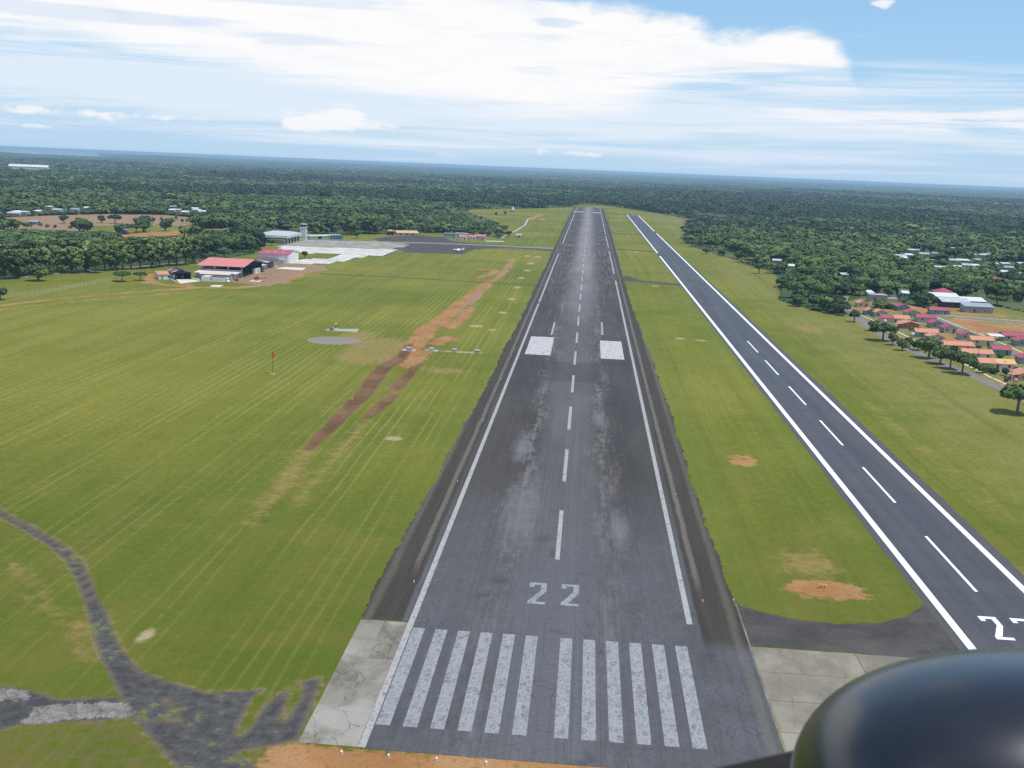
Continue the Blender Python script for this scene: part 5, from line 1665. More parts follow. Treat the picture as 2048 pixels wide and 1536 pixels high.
def leaf_cloud(lobes, n, size, rnd, core=0.78, flat=0.35):
    """leaf clumps on and inside a set of lobes, plus a rough inner body; returns verts, faces and soft crown normals"""
    vol = np.array([l[3] * l[4] for l in lobes])
    cnt = np.maximum(6, (n * vol / vol.sum()).astype(int))
    V, F, NV = [], [], []
    for (cx, cy, cz, rx, ry, rz_), k in zip(lobes, cnt):
        d = rnd.normal(size=(k, 3))
        d[:, 2] = np.where(d[:, 2] < -0.6, -d[:, 2], d[:, 2])
        d /= np.linalg.norm(d, axis=1)[:, None]
        rad_ = rnd.uniform(0.80, 1.13, k)[:, None]
        p = np.array([cx, cy, cz]) + d * rad_ * np.array([rx, ry, rz_])
        nn = d + rnd.normal(scale=flat, size=(k, 3))
        nn[:, 2] += 0.25
        nn /= np.linalg.norm(nn, axis=1)[:, None]
        t = np.cross(nn, rnd.normal(size=(k, 3)))
        t /= np.linalg.norm(t, axis=1)[:, None]
        b = np.cross(nn, t)
        s = size * rnd.uniform(0.55, 1.35, k)[:, None]
        s2 = s * rnd.uniform(0.6, 1.0, k)[:, None]
        base = len(V)
        q = np.stack([p - t * s - b * s2 * 0.5, p + t * s * 0.3 - b * s2, p + t * s + b * s2 * 0.4, p - t * s * 0.4 + b * s2], 1).reshape(-1, 3)
        V += [tuple(v) for v in q]
        sn = d + rnd.normal(scale=0.28, size=(k, 3)) + np.array([cx * 0.06, cy * 0.06, 0.25])
        NV += [tuple(v) for v in np.repeat(sn / np.linalg.norm(sn, axis=1)[:, None], 4, 0)]
        F += [(base + 4 * i, base + 4 * i + 1, base + 4 * i + 2, base + 4 * i + 3) for i in range(k)]
        if core:
            mb = MB().ellipsoid((cx, cy, cz), (rx * core, ry * core, rz_ * core), 7, 5)
            base = len(V)
            jv = [(v[0] + rnd.normal() * 0.08 * rx, v[1] + rnd.normal() * 0.08 * ry, v[2] + rnd.normal() * 0.08 * rz_) for v in mb.v]
            V += jv
            NV += [tuple(Vector(((v[0] - cx) / rx, (v[1] - cy) / ry, (v[2] - cz) / rz_ + 0.2)).normalized()) for v in jv]
            F += [tuple(base + i for i in f) for f in mb.f]
    return V, F, NV


def make_lobes(kind, rnd):
    L = []
    if kind == 'broad':        # 9 m tall, 11 m wide
        for i in range(8):
            a_ = i * 2.4 + rnd.uniform(0, 0.6)
            r_ = 3.4 * math.sqrt((i + 0.3) / 8)
            L.append((r_ * math.cos(a_), r_ * math.sin(a_), 6.6 - r_ * 0.35 + rnd.uniform(-0.5, 0.6), rnd.uniform(1.7, 2.5), rnd.uniform(1.7, 2.5), rnd.uniform(1.2, 1.7)))
    elif kind == 'round':      # 8.5 m tall, 7.5 m wide
        for i in range(8):
            a_ = i * 2.4
            r_ = 2.0 * math.sqrt((i + 0.2) / 8)
            L.append((r_ * math.cos(a_), r_ * math.sin(a_), 5.0 + rnd.uniform(-1.5, 1.7), rnd.uniform(1.4, 2.1), rnd.uniform(1.4, 2.1), rnd.uniform(1.3, 1.9)))
    elif kind == 'tall':       # 13.5 m tall, 8 m wide
        for i in range(11):
            a_ = i * 2.4
            zz = 4.2 + 7.4 * i / 10
            r_ = 2.3 * (1 - abs((zz - 7.5) / 9.0)) * rnd.uniform(0.5, 1.1)
            L.append((r_ * math.cos(a_), r_ * math.sin(a_), zz, rnd.uniform(1.5, 2.2), rnd.uniform(1.5, 2.2), rnd.uniform(1.1, 1.7)))
    elif kind == 'umbrella':   # 6 m tall, 12 m wide, flat
        for i in range(10):
            a_ = i * 2.4
            r_ = 4.6 * math.sqrt((i + 0.2) / 10)
            L.append((r_ * math.cos(a_), r_ * math.sin(a_), 4.9 - r_ * 0.12 + rnd.uniform(-0.3, 0.3), rnd.uniform(1.5, 2.0), rnd.uniform(1.5, 2.0), rnd.uniform(0.65, 0.95)))
    elif kind == 'bush':       # 3 m
        for i in range(5):
            a_ = i * 2.4
            r_ = 1.0 * math.sqrt((i + 0.2) / 5)
            L.append((r_ * math.cos(a_), r_ * math.sin(a_), 1.3 + rnd.uniform(-0.3, 0.6), 1.0, 1.0, 0.9))
    return L


def trunk_mesh(kind, lobes, rnd, mat, k=5):
    h = min(l[2] for l in lobes)
    top = max(l[2] for l in lobes)
    m = MB()
    r0 = 0.32 if kind != 'bush' else 0.1
    m.tube([(0, 0, -0.2), (0.05, 0.05, h * 0.6), (0, 0.1, h), (0.1, 0, (h + top) / 2)], [r0 * 1.3, r0, r0 * 0.8, r0 * 0.4], 7)
    for l in lobes[:k]:
        m.tube([(0, 0.05, h * 0.75), (l[0] * 0.5, l[1] * 0.5, (h * 0.75 + l[2]) * 0.5 + 0.2), (l[0], l[1], l[2])], [r0 * 0.55, r0 * 0.35, r0 * 0.12], 5)
    return m.mesh('trunk', mat)


def as_mesh(name, V, F, mat, NV=None):
    me = bpy.data.meshes.new(name)
    me.from_pydata(V, [], F)
    if NV is not None:
        me.polygons.foreach_set('use_smooth', [True] * len(me.polygons))
        me.normals_split_custom_set_from_vertices(NV)
    me.materials.append(mat)
    return me


KINDS = []      # detailed forms for single trees: (kind, trunk mesh, crown mesh, height)
lib = {}
for kind, mats, hgt in (('broad', ('dark', 'mid', 'light'), 8.8), ('round', ('dark', 'mid', 'light', 'grey'), 8.2), ('tall', ('teak', 'mid'), 13.4), ('umbrella', ('mid',), 5.9), ('bush', ('mid', 'dark'), 2.8)):
    for mt in mats:
        rnd = np.random.default_rng(abs(hash(kind + mt)) % 1000 if False else sum(map(ord, kind + mt)))
        for var in range(2):
            lobes = make_lobes(kind, rnd)
            sparse = mt == 'grey'
            V, F, NV = leaf_cloud(lobes, 850 if not sparse else 520, 0.62 if kind != 'bush' else 0.4, rnd, 0.6 if sparse else 0.80, 0.45)
            lib.setdefault((kind, mt), []).append((trunk_mesh(kind, lobes, rnd, bark, 8), as_mesh('crown', V, F, LM[mt], NV), hgt))


def tree(x, y, kind, mt, sx, sz, label, group, name='tree', cat='tree', rz=None):
    T = thing(name, label, cat, (x, y, float(curve_drop(x, y))), random.uniform(0, 6.28) if rz is None else rz, group)
    T.scale = (sx, sx, sz)
    tr, cr_, h_ = random.choice(lib[(kind, mt)])
    link('trunk', tr, T)
    link('crown', cr_, T)
    return T


WID = {'broad': 11.0, 'round': 7.6, 'tall': 8.2, 'umbrella': 12.5, 'bush': 4.0}
HGT = {'broad': 8.8, 'round': 8.2, 'tall': 13.4, 'umbrella': 5.9, 'bush': 2.8}


def tree_px(px, py, wpx, hpx, kind, mt, label, group=None, name='tree'):
    X0, Y0 = at(px, py)
    s = math.hypot(math.hypot(X0, Y0), CAMH) / FPX
    return tree(X0, Y0, kind, mt, wpx * s / WID[kind], hpx * s / HGT[kind], label, group, name)


# named trees on the right of the field
for a_ in ((2034, 828, 78, 56, 'broad', 'mid', 'lone spreading tree on the grass at the right picture edge'),
           (1765, 682, 56, 36, 'broad', 'mid', 'wide spreading tree leaning over the estate road, largest of its row'),
           (1745, 662, 24, 22, 'round', 'mid', 'small round tree just above the widest roadside tree'),
           (1785, 690, 22, 24, 'round', 'light', 'pale small tree right of the widest roadside tree'),
           (1804, 701, 26, 24, 'round', 'light', 'thin pale tree with bare stem in the roadside row'),
           (1818, 696, 20, 22, 'round', 'mid', 'small tree between the thin pale tree and the round dense tree'),
           (1836, 701, 24, 19, 'round', 'dark', 'low dark tree beside the round dense roadside tree'),
           (1857, 717, 46, 40, 'round', 'mid', 'round dense tree with visible trunk in front of the lilac house'),
           (1880, 728, 40, 36, 'round', 'mid', 'tree right of the round dense tree, before the yellow duplex'),
           (1900, 738, 46, 38, 'broad', 'mid', 'broad tree over the road before the yellow duplex'),
           (1924, 748, 54, 44, 'broad', 'mid', 'broad tree casting shade on the grass before the off white house'),
           (1708, 644, 24, 22, 'round', 'dark', 'round dark tree by the road bend at the head of the estate'),
           (1676, 627, 36, 28, 'round', 'dark', 'dark tree at the end of the wood, beside the road bend'),
           (1646, 622, 46, 32, 'broad', 'mid', 'broad tree at the wood edge left of the road bend'),
           (1594, 613, 32, 26, 'broad', 'mid', 'spreading tree on the grass in front of the wood edge'),
           (1518, 547, 19, 20, 'round', 'dark', 'small lone dark tree on the grass right of the parallel strip'),
           (1412, 508, 17, 14, 'round', 'light', 'small light green tree on the grass at the wood edge'),
           (1483, 525, 26, 21, 'broad', 'dark', 'left of two dark trees at the wood edge'), (1510, 527, 26, 21, 'round', 'dark', 'right of two dark trees at the wood edge'),
           (1563, 549, 24, 26, 'round', 'mid', 'tree at the corner of the wood where the grass widens'), (1383, 494, 22, 15, 'broad', 'mid', 'low tree at the bend of the wood edge'),
           (1640, 600, 40, 34, 'broad', 'mid', 'broad tree behind the wood edge left of the estate'), (1585, 598, 44, 38, 'broad', 'mid', 'tall broad tree at the wood edge behind the spreading tree')):
    tree_px(*a_[:6], a_[6])
# trees on the left
for a_ in ((244, 563, 38, 19, 'umbrella', 'mid', 'flat topped tree with dark round shadow left of the small dark hangar'), (281, 561, 28, 16, 'umbrella', 'mid', 'thin flat topped tree next to the small dark hangar'),
           (77, 562, 42, 33, 'round', 'light', 'pale round tree standing alone before the tall row'), (1, 600, 26, 22, 'round', 'dark', 'dark bush tree at the left picture edge by the fence'),
           (543, 491, 20, 14, 'umbrella', 'mid', 'small flat topped tree in front of the terminal'), (609, 517, 14, 14, 'round', 'dark', 'dark tree behind the white hangar doors'),
           (714, 477, 16, 15, 'round', 'mid', 'small tree at the edge of the apron'), (1018, 472, 14, 10, 'round', 'dark', 'round bush beside the winding path'),
           (160, 449, 16, 14, 'round', 'mid', 'small tree on the brown lot'), (128, 447, 18, 15, 'round', 'mid', 'left small tree on the brown lot'), (203, 446, 16, 14, 'round', 'dark', 'taller tree on the brown lot'), (230, 447, 28, 18, 'broad', 'dark', 'broad dark tree on the brown lot'),
           (702, 470, 40, 34, 'tall', 'teak', 'tall tree with creamy top behind the apron'), (740, 468, 42, 36, 'tall', 'teak', 'taller cream topped tree behind the apron'), (632, 470, 14, 16, 'round', 'light', 'yellowish palm like tree right of the tower')):
    tree_px(*a_[:6], a_[6])
ROW = [(8, 551), (25, 558), (48, 551), (66, 549), (92, 548), (115, 543), (135, 544), (152, 546), (170, 543), (192, 546), (210, 541), (228, 541), (245, 539), (262, 538), (281, 538), (303, 536), (320, 534), (338, 532), (354, 531), (371, 530), (390, 527)]
for i, (px, py) in enumerate(ROW):
    tree_px(px, py, random.uniform(30, 42), random.uniform(44, 56), 'tall', 'teak', ORD[min(i, 20)] + ' tall cream topped tree of the roadside row, counting from the picture edge', 'tall trees along the road')
ROW2 = [(-8, 532), (14, 533), (34, 531), (58, 530), (80, 528), (104, 527), (128, 526), (150, 526), (176, 525), (198, 523), (222, 522), (248, 521), (270, 520), (296, 519), (318, 518), (340, 517), (362, 516), (384, 515), (404, 513)]
for i, (px, py) in enumerate(ROW2):
    tree_px(px, py, random.uniform(34, 44), random.uniform(38, 47), 'tall', random.choice(['teak', 'teak', 'mid']), ORD[i] + ' tree of the row behind the roadside row, counting from the picture edge', 'second row of tall trees')
for px, py in ((430, 512), (452, 508), (470, 505), (488, 500), (500, 506), (510, 494), (440, 500), (462, 494), (480, 488), (424, 496), (498, 482), (508, 478)):
    tree_px(px, py, random.uniform(30, 42), random.uniform(28, 40), random.choice(['broad', 'round']), random.choice(['dark', 'mid', 'mid']), 'leafy tree in the grove between the hangars and the terminal', 'grove by the terminal')
for px in range(265, 400, 14):
    tree_px(px + random.uniform(-4, 4), 443 + random.uniform(-2, 4), 7, 9, 'round', 'mid', 'young tree in the loose row on the brown lot', 'young trees on the lot')
for px, py in ((80, 452), (95, 455), (110, 456), (140, 458), (30, 456)):
    tree_px(px, py, 8, 6, 'bush', 'mid', 'scrubby bush on the brown lot', 'bushes on the lot', 'bush')
for px, py in ((962, 438), (992, 431), (1010, 429)):
    tree_px(px, py, 6, 6, 'bush', 'dark', 'small dark bush on the far grass', 'bushes on the far grass', 'bush')
# garden shrubs in the estate
for px, py, w, h in ((1762, 616, 40, 14), (1780, 618, 20, 10), (1785, 640, 8, 6), (1822, 662, 10, 7), (1893, 699, 14, 14), (1905, 708, 16, 14), (1966, 746, 20, 16), (1980, 745, 20, 14), (2000, 716, 14, 8), (2005, 738, 22, 14), (2010, 752, 14, 14), (2030, 748, 14, 12), (1990, 748, 16, 10), (2012, 764, 10, 10), (1872, 712, 14, 10), (1845, 604, 30, 22), (1860, 608, 24, 20), (1725, 612, 16, 8), (1950, 738, 12, 8)):
    tree_px(px, py, w, h, 'bush', random.choice(['mid', 'dark']), 'leafy garden shrub among the estate houses', 'garden shrubs', 'shrub')


# --- the woods
def vnoise(x, y, s, seed):
    """smooth value noise in metres"""
    r_ = np.random.default_rng(seed)
    T = r_.random((256, 256))
    u, v = x / s, y / s
    iu, iv = np.floor(u).astype(int), np.floor(v).astype(int)
    fu, fv = u - iu, v - iv
    fu, fv = fu * fu * (3 - 2 * fu), fv * fv * (3 - 2 * fv)
    g_ = lambda a_, b_: T[a_ % 256, b_ % 256]
    return (g_(iu, iv) * (1 - fu) + g_(iu + 1, iv) * fu) * (1 - fv) + (g_(iu, iv + 1) * (1 - fu) + g_(iu + 1, iv + 1) * fu) * fv


AZ0, AZ1 = -0.66, 0.52
px_, py_, ss_ = [], [], []
d = 470.0
while d < 6800:
    s = 7.6 if d < 1400 else 9.5 if d < 2500 else 13.0 if d < 4000 else 19.0
    n = int((AZ1 - AZ0) * d / s)
    a_ = AZ0 + (np.arange(n) + rng.uniform(0, 1, n)) * (AZ1 - AZ0) / n
    dd = d + rng.uniform(-0.5, 0.5, n) * s
    px_.append(dd * np.sin(a_))
    py_.append(dd * np.cos(a_))
    ss_.append(np.full(n, s))
    d += s
fx, fy, fs = np.concatenate(px_), np.concatenate(py_), np.concatenate(ss_)
keep = ~inside(fx, fy, OPEN)
for L in LOTS + FIELDS:
    keep &= ~inside(fx, fy, L)
BRD = P((690, 600), (690, 560))
keep &= ~inside(fx, fy, P((0, 556), (150, 543), (330, 526), (420, 519), (420, 508), (330, 512), (150, 520), (0, 528)))   # planted rows stand here
keep &= sd_line(fx, fy, P((1690, 592), (1684, 604), (1692, 614)), 5.0) < 0
fx, fy, fs = fx[keep], fy[keep], fs[keep]
fd = np.hypot(fx, fy)
f1 = vnoise(fx, fy, 330.0, 1) * 0.6 + vnoise(fx, fy, 130.0, 2) * 0.4
f2 = vnoise(fx, fy, 60.0, 3)
f3 = vnoise(fx + fy * 0.1, fy, 700.0, 4)
u = rng.random(len(fx))
# forms: 0 dark broad, 1 dark round, 2 mid broad, 3 mid round, 4 light round, 5 grey, 6 teak, 7 bush
pick = np.where(u < 0.30, 0, np.where(u < 0.5, 1, np.where(u < 0.75, 2, np.where(u < 0.93, 3, 4))))
pick = np.where((f2 > 0.62) & (u < 0.75), 2 + (u > 0.4), pick)
# stands: each patch of wood has its own mix
f4 = vnoise(fx, fy, 240.0, 6) * 0.65 + vnoise(fx, fy, 90.0, 7) * 0.35
pick = np.where((f4 > 0.56) & (u < 0.85), np.where(u < 0.35, 2, np.where(u < 0.62, 3, 4)), pick)
pick = np.where((f4 < 0.42) & (u < 0.85), np.where(u < 0.45, 0, 1), pick)
greyp = np.clip((f1 - 0.425) * 9, 0, 1) * np.clip((fd - 1250) / 500, 0.08, 1)
pick = np.where(rng.random(len(fx)) < greyp * 0.92, 5, pick)
darkp = (f3 < 0.36) & (fd > 1900)
pick = np.where(darkp & (rng.random(len(fx)) < 0.85), 0 + (u > 0.5), pick)
left_belt = inside(fx, fy, P((-300, 590), (0, 560), (420, 520), (420, 478), (300, 480), (150, 474), (-300, 480)))
pick = np.where(left_belt & (u < 0.55), 6, pick)
scl = np.clip(rng.normal(0.95, 0.26, len(fx)), 0.45, 1.75) * (0.80 + 0.4 * f1)
scl = np.where(rng.random(len(fx)) < 0.07, scl * 1.5, scl)
bushf = inside(fx, fy, P((760, 450), (800, 432), (860, 424), (935, 417), (940, 427), (985, 440), (1004, 457), (1000, 470), (920, 464), (850, 458)))
scl = np.where(bushf, scl * 0.42, scl)
pick = np.where(bushf, np.where(u < 0.5, 7, np.where(u < 0.8, 3, 4)), pick)
hs = scl.copy()
ws = scl * fs / 7.6 * 1.28
hs = 0.55 * hs + 0.45 * (0.85 + 0.35 * f1) * np.where(bushf, 0.42, 1.0)
hs = np.where(fs > 12, hs * 1.1, hs)
hs = np.where(darkp & (pick < 2), hs * 1.3, np.where(pick == 5, hs * 0.88, hs))
# young growth between the road rows and the bare lots stays low
CI = np.array(CAMM.inverted())
cxx_ = CI @ np.stack([fx, fy, np.zeros_like(fx), np.ones_like(fx)])
fpx, fpy = 1024 + FPX * cxx_[0] / -cxx_[2], 768 - FPX * cxx_[1] / -cxx_[2]
lim = np.where(fpx < 150, 466, np.where(fpx < 235, 470, np.where(fpx < 405, 479, 462)))
lowz = (fpx < 470) & (fpy > lim - 4)
hmax = np.maximum(0.22, (fpy - lim) * fd / FPX / 9.0)
hs = np.where(lowz, np.minimum(hs, hmax * rng.uniform(0.8, 1.25, len(fx))), hs)
pick = np.where(lowz & (pick == 6), 3, pick)
lotf = (fpx < 420) & (fpy < 437) & (fpy > 424)
hs = np.where(lotf, hs * 0.8, hs)
# clearings: lower growth in front of roofs that show, none on them
CLEAR = [(*at(p[0], p[1]), p[2], 95) for p in FAR_SHACKS] + [(*at(p[0], p[1]), p[2], 120) for p in LEFT_SHACKS] + [(*at(1872, 590), 12, 30), (*at(1895, 600), 20, 40), (*at(1757, 600), 14, 40), (*at(1940, 606), 20, 40), (wx, wy, 105, 300), (*at(810, 466), 26, 60)]


def clearing(x, y):
    """highest growth allowed (metres) and a flag for ground to be kept bare"""
    hm, bare = np.full(x.shape, 99.0), np.zeros(x.shape, bool)
    for (qx, qy, w, reach) in CLEAR:
        D = math.hypot(qx, qy)
        ux, uy = qx / D, qy / D
        al = D - (x * ux + y * uy)
        la = np.abs(x * uy - y * ux)
        front = (al > -2) & (al < reach) & (la < w * 0.5 + 3.5)
        hm = np.where(front, np.minimum(hm, 1.2 + 0.028 * np.clip(al, 0, reach)), hm)
        bare |= (np.abs(al + 3) < 9) & (la < w * 0.5 + 2)
    return hm, bare


hm, bare = clearing(fx, fy)
low_ = hm < 90
hs = np.where(low_, np.minimum(hs, hm / 8.8), hs)
ws = np.where(low_, np.minimum(ws, np.where(fd > 2500, 2.0, 0.6)), ws)
hs = np.where(bare, -1, hs)
# ragged margin: fewer and smaller trees along the wood's edge
nearm = fd < 2300
dist = np.full(len(fx), 99.0)
dist[nearm] = -sd_line(fx[nearm], fy[nearm], np.vstack([OPEN, OPEN[:1]]), 0.0)
marg = dist < 26
thin = vnoise(fx, fy, 38.0, 21) + rng.uniform(-0.25, 0.25, len(fx))
hs = np.where(marg & (thin < 0.52), -1, hs)
sm = rng.uniform(0.55, 1.0, len(fx))
hs, ws = np.where(marg, hs * sm, hs), np.where(marg, ws * (0.45 + 0.5 * sm), ws)
hs = np.where((pick == 5) & (fd > 1300) & (hs > 0.3), 0.45 * hs + 0.42, hs)
ok = hs > 0
fx, fy, fs, fd, pick, hs, ws, u = (v[ok] for v in (fx, fy, fs, fd, pick, hs, ws, u))
# nearest ones are single trees
vis = (np.arctan2(fx, fy) > -0.53) & (np.arctan2(fx, fy) < 0.41)
score = np.where(vis, fd / np.maximum(hs, 0.3), 1e9)
single = np.argsort(score)[:175]
FORM = [('broad', 'dark'), ('round', 'dark'), ('broad', 'mid'), ('round', 'mid'), ('round', 'light'), ('round', 'grey'), ('tall', 'teak'), ('bush', 'mid')]
for i in single:
    kd, mt = FORM[pick[i]]
    rightw = fx[i] > 0
    lab = {'dark': 'dark leafy tree ', 'mid': 'green leafy tree ', 'light': 'light green tree ', 'grey': 'greyish sparse tree ', 'teak': 'cream topped tree '}[mt] + ('in the wood right of the parallel strip and round the estate' if rightw else 'in the wood behind the hangars and apron')
    tree(fx[i], fy[i], kd, mt, ws[i], hs[i], lab, 'nearer trees of the right hand wood' if rightw else 'nearer trees of the left hand wood')
rest = np.ones(len(fx), bool)
rest[single] = False

# simplified forms for the mass of the woods
protos = bpy.data.collections.new('wood_forms')
for i, (kd, mt) in enumerate(FORM):
    rnd = np.random.default_rng(50 + i)
    lobes = make_lobes(kd, rnd)
    V, F, NV = leaf_cloud(lobes, 190, 1.05 if kd != 'bush' else 0.65, rnd, 0.80 if mt == 'grey' else 0.82, 0.4)
    tm_ = trunk_mesh(kd, lobes, rnd, bark, 3)
    base = len(V)
    V += [tuple(v.co) for v in tm_.vertices]
    NV += [tuple(v.normal) for v in tm_.vertices]
    nf = len(F)
    F += [tuple(base + k for k in p.vertices) for p in tm_.polygons]
    me = as_mesh('wood_form', V, F, LM[mt], NV)
    me.materials.append(bark)
    me.polygons.foreach_set('material_index', [0] * nf + [1] * (len(F) - nf))
    protos.objects.link(bpy.data.objects.new('wood_form_%d' % i, me))


def scatter(name, label, x, y, pick, w, h):
    me = bpy.data.meshes.new(name)
    n = len(x)
    me.vertices.add(n)
    me.vertices.foreach_set('co', np.stack([x, y, curve_drop(x, y)], -1).astype(np.float32).ravel())
    me.attributes.new('form', 'INT', 'POINT').data.foreach_set('value', pick.astype(np.int32))
    me.attributes.new('size', 'FLOAT_VECTOR', 'POINT').data.foreach_set('vector', np.stack([w, w, h], -1).astype(np.float32).ravel())
    me.attributes.new('turn', 'FLOAT_VECTOR', 'POINT').data.foreach_set('vector', np.stack([np.zeros(n), np.zeros(n), rng.uniform(0, 6.28, n)], -1).astype(np.float32).ravel())
    o = link(name, me)
    ng = bpy.data.node_groups.new(name, 'GeometryNodeTree')
    ng.interface.new_socket('Geometry', in_out='INPUT', socket_type='NodeSocketGeometry')
    ng.interface.new_socket('Geometry', in_out='OUTPUT', socket_type='NodeSocketGeometry')
    N = ng.nodes
    gi, go = N.new('NodeGroupInput'), N.new('NodeGroupOutput')
    ci = N.new('GeometryNodeCollectionInfo')
    ci.inputs['Collection'].default_value = protos
    ci.inputs['Separate Children'].default_value = True
    ci.inputs['Reset Children'].default_value = True
    ip_ = N.new('GeometryNodeInstanceOnPoints')
    ip_.inputs['Pick Instance'].default_value = True

    def na(nm, ty):
        q = N.new('GeometryNodeInputNamedAttribute')
        q.data_type = ty
        q.inputs['Name'].default_value = nm
        return q.outputs['Attribute']
    lk = ng.links.new
    lk(gi.outputs[0], ip_.inputs['Points'])
    lk(ci.outputs[0], ip_.inputs['Instance'])
    lk(na('form', 'INT'), ip_.inputs['Instance Index'])
    e2r = N.new('FunctionNodeEulerToRotation')
    lk(na('turn', 'FLOAT_VECTOR'), e2r.inputs[0])
    lk(e2r.outputs[0], ip_.inputs['Rotation'])
    lk(na('size', 'FLOAT_VECTOR'), ip_.inputs['Scale'])
    lk(ip_.outputs[0], go.inputs[0])
    md = o.modifiers.new('scatter', 'NODES')
    md.node_group = ng
    return tag(o, label, 'forest', kind='stuff')


scatter('forest', 'dense green and greyish woodland spreading behind the airfield', fx[rest], fy[rest], pick[rest], ws[rest], hs[rest])

# understorey that closes the gaps between the crowns
na_, nr_ = 620, 250
az_ = np.linspace(AZ0, AZ1, na_)
dr_ = 480 * (6700 / 480) ** (np.linspace(0, 1, nr_))
A2, D2 = np.meshgrid(az_, dr_)
A2 = A2 + rng.uniform(-0.4, 0.4, A2.shape) * (az_[1] - az_[0])
FX, FY = D2 * np.sin(A2), D2 * np.cos(A2)
inw = ~inside(FX, FY, OPEN)
for L in LOTS + FIELDS:
    inw &= ~inside(FX, FY, L)
inw &= ~inside(FX, FY, P((0, 556), (150, 543), (330, 526), (420, 519), (420, 508), (330, 512), (150, 520), (0, 528)))
inw &= sd_line(FX, FY, P((1690, 592), (1684, 604), (1692, 614)), 8.0) < 0
inb = inside(FX, FY, P((760, 450), (800, 432), (860, 424), (935, 417), (940, 427), (985, 440), (1004, 457), (1000, 470), (920, 464), (850, 458)))
hm, bare = clearing(FX, FY)
cx3 = np.einsum('ij,jkl->ikl', CI, np.stack([FX, FY, np.zeros_like(FX), np.ones_like(FX)]))
upx, upy = 1024 + FPX * cx3[0] / -cx3[2], 768 - FPX * cx3[1] / -cx3[2]
ulow = (upx < 470) & (upy > 456) | inb
uh = np.where(ulow, 0.5, 2.6) + rng.uniform(0, 1, FX.shape) * np.where(ulow, 1.0, 3.4) + np.clip((D2 - 2500) / 1500, 0, 1) * 1.5
uh = np.minimum(uh, np.maximum(0.15, hm - 1.0))
uh = np.where(bare, -0.3, uh)
um_ = D2 < 2300
md_ = np.full(FX.shape, 99.0)
md_[um_] = -sd_line(FX[um_], FY[um_], np.vstack([OPEN, OPEN[:1]]), 0.0)
uh = np.where(md_ < 26, uh * 0.12, uh)
FZ = curve_drop(FX, FY) + np.where(inw, uh, -0.6)
idx = np.arange(na_ * nr_).reshape(nr_, na_)
q = np.stack([idx[:-1, :-1], idx[:-1, 1:], idx[1:, 1:], idx[1:, :-1]], -1).reshape(-1, 4)
q = q[inw.ravel()[q].sum(1) >= 3]
me = bpy.data.meshes.new('undergrowth')
me.vertices.add(FX.size)
me.vertices.foreach_set('co', np.stack([FX, FY, FZ], -1).astype(np.float32).ravel())
me.loops.add(q.size)
me.loops.foreach_set('vertex_index', q.astype(np.int32).ravel())
me.polygons.add(len(q))
me.polygons.foreach_set('loop_start', np.arange(0, q.size, 4, dtype=np.int32))
me.update(calc_edges=True)
um = Mat('undergrowth_leaves', 0.9, 0.1)
x, y, z = um.pos()
n1 = um.noise(um.vec(x * 0.006, y * 0.006), 1.0, 3, 0.6)
n2 = um.noise(um.vec(x * 0.25, y * 0.25, z * 0.25), 1.0, 3, 0.7)
c = um.mix(n1.ss(0.4, 0.62), (0.045, 0.080, 0.028), (0.090, 0.115, 0.050))
me.materials.append(um.out(um.scale(c, (n2 - 0.5) * 1.3 + 1.0)))
tag(link('undergrowth', me), 'low green scrub filling the ground between the forest trees', 'undergrowth', kind='stuff')

# far canopy to the horizon
na_, nr_ = 900, 170
az_ = np.linspace(AZ0, AZ1, na_)
dr_ = 6500 * (30000 / 6500) ** (np.linspace(0, 1, nr_))
A2, D2 = np.meshgrid(az_, dr_)
A2 = A2 + rng.uniform(-0.5, 0.5, A2.shape) * (az_[1] - az_[0])
FX, FY = D2 * np.sin(A2), D2 * np.cos(A2)
hgt = 5 + 9 * vnoise(FX, FY, 420, 11) + rng.uniform(0, 5.0, FX.shape) + 10 * vnoise(FX, FY, 2600, 12)
hgt += 26 * np.exp(-((A2 + 0.55) / 0.05) ** 2 - ((D2 - 9000) / 1500) ** 2) + 30 * np.exp(-((A2 + 0.385) / 0.05) ** 2 - ((D2 - 12500) / 2500) ** 2)
hgt = hgt * np.where(D2 > 14000, 1.0, 0.85)
hgt[0] = 4
seaside = (A2 < -0.43 + 0.01 * np.sin(D2 / 900)) & (D2 > 11000)
hgt = np.where(seaside, -25, hgt)
FZ = curve_drop(FX, FY) + hgt
idx = np.arange(na_ * nr_).reshape(nr_, na_)
q = np.stack([idx[:-1, :-1], idx[:-1, 1:], idx[1:, 1:], idx[1:, :-1]], -1).reshape(-1, 4)
me = bpy.data.meshes.new('far_forest')
me.vertices.add(FX.size)
me.vertices.foreach_set('co', np.stack([FX, FY, FZ], -1).astype(np.float32).ravel())
me.loops.add(q.size)
me.loops.foreach_set('vertex_index', q.astype(np.int32).ravel())
me.polygons.add(len(q))
me.polygons.foreach_set('loop_start', np.arange(0, q.size, 4, dtype=np.int32))
me.update(calc_edges=True)
fm = Mat('far_canopy', 0.9, 0.1)
x, y, z = fm.pos()
n1 = fm.noise(fm.vec(x * 0.0012, y * 0.0007), 1.0, 4, 0.6)
n2 = fm.noise(fm.vec(x * 0.012, y * 0.006), 1.0, 3, 0.6)
c = fm.mix(n1.ss(0.4, 0.62), (0.034, 0.062, 0.030), (0.078, 0.098, 0.058))
c = fm.mix(n2.ss(0.6, 0.75) * 0.6, c, (0.085, 0.125, 0.035))
c = fm.scale(c, (n2 - 0.5) * 0.9 + 1.0)
me.materials.append(fm.out(c))
tag(link('far_forest', me), 'unbroken dark forest canopy reaching to the horizon', 'forest', kind='stuff')

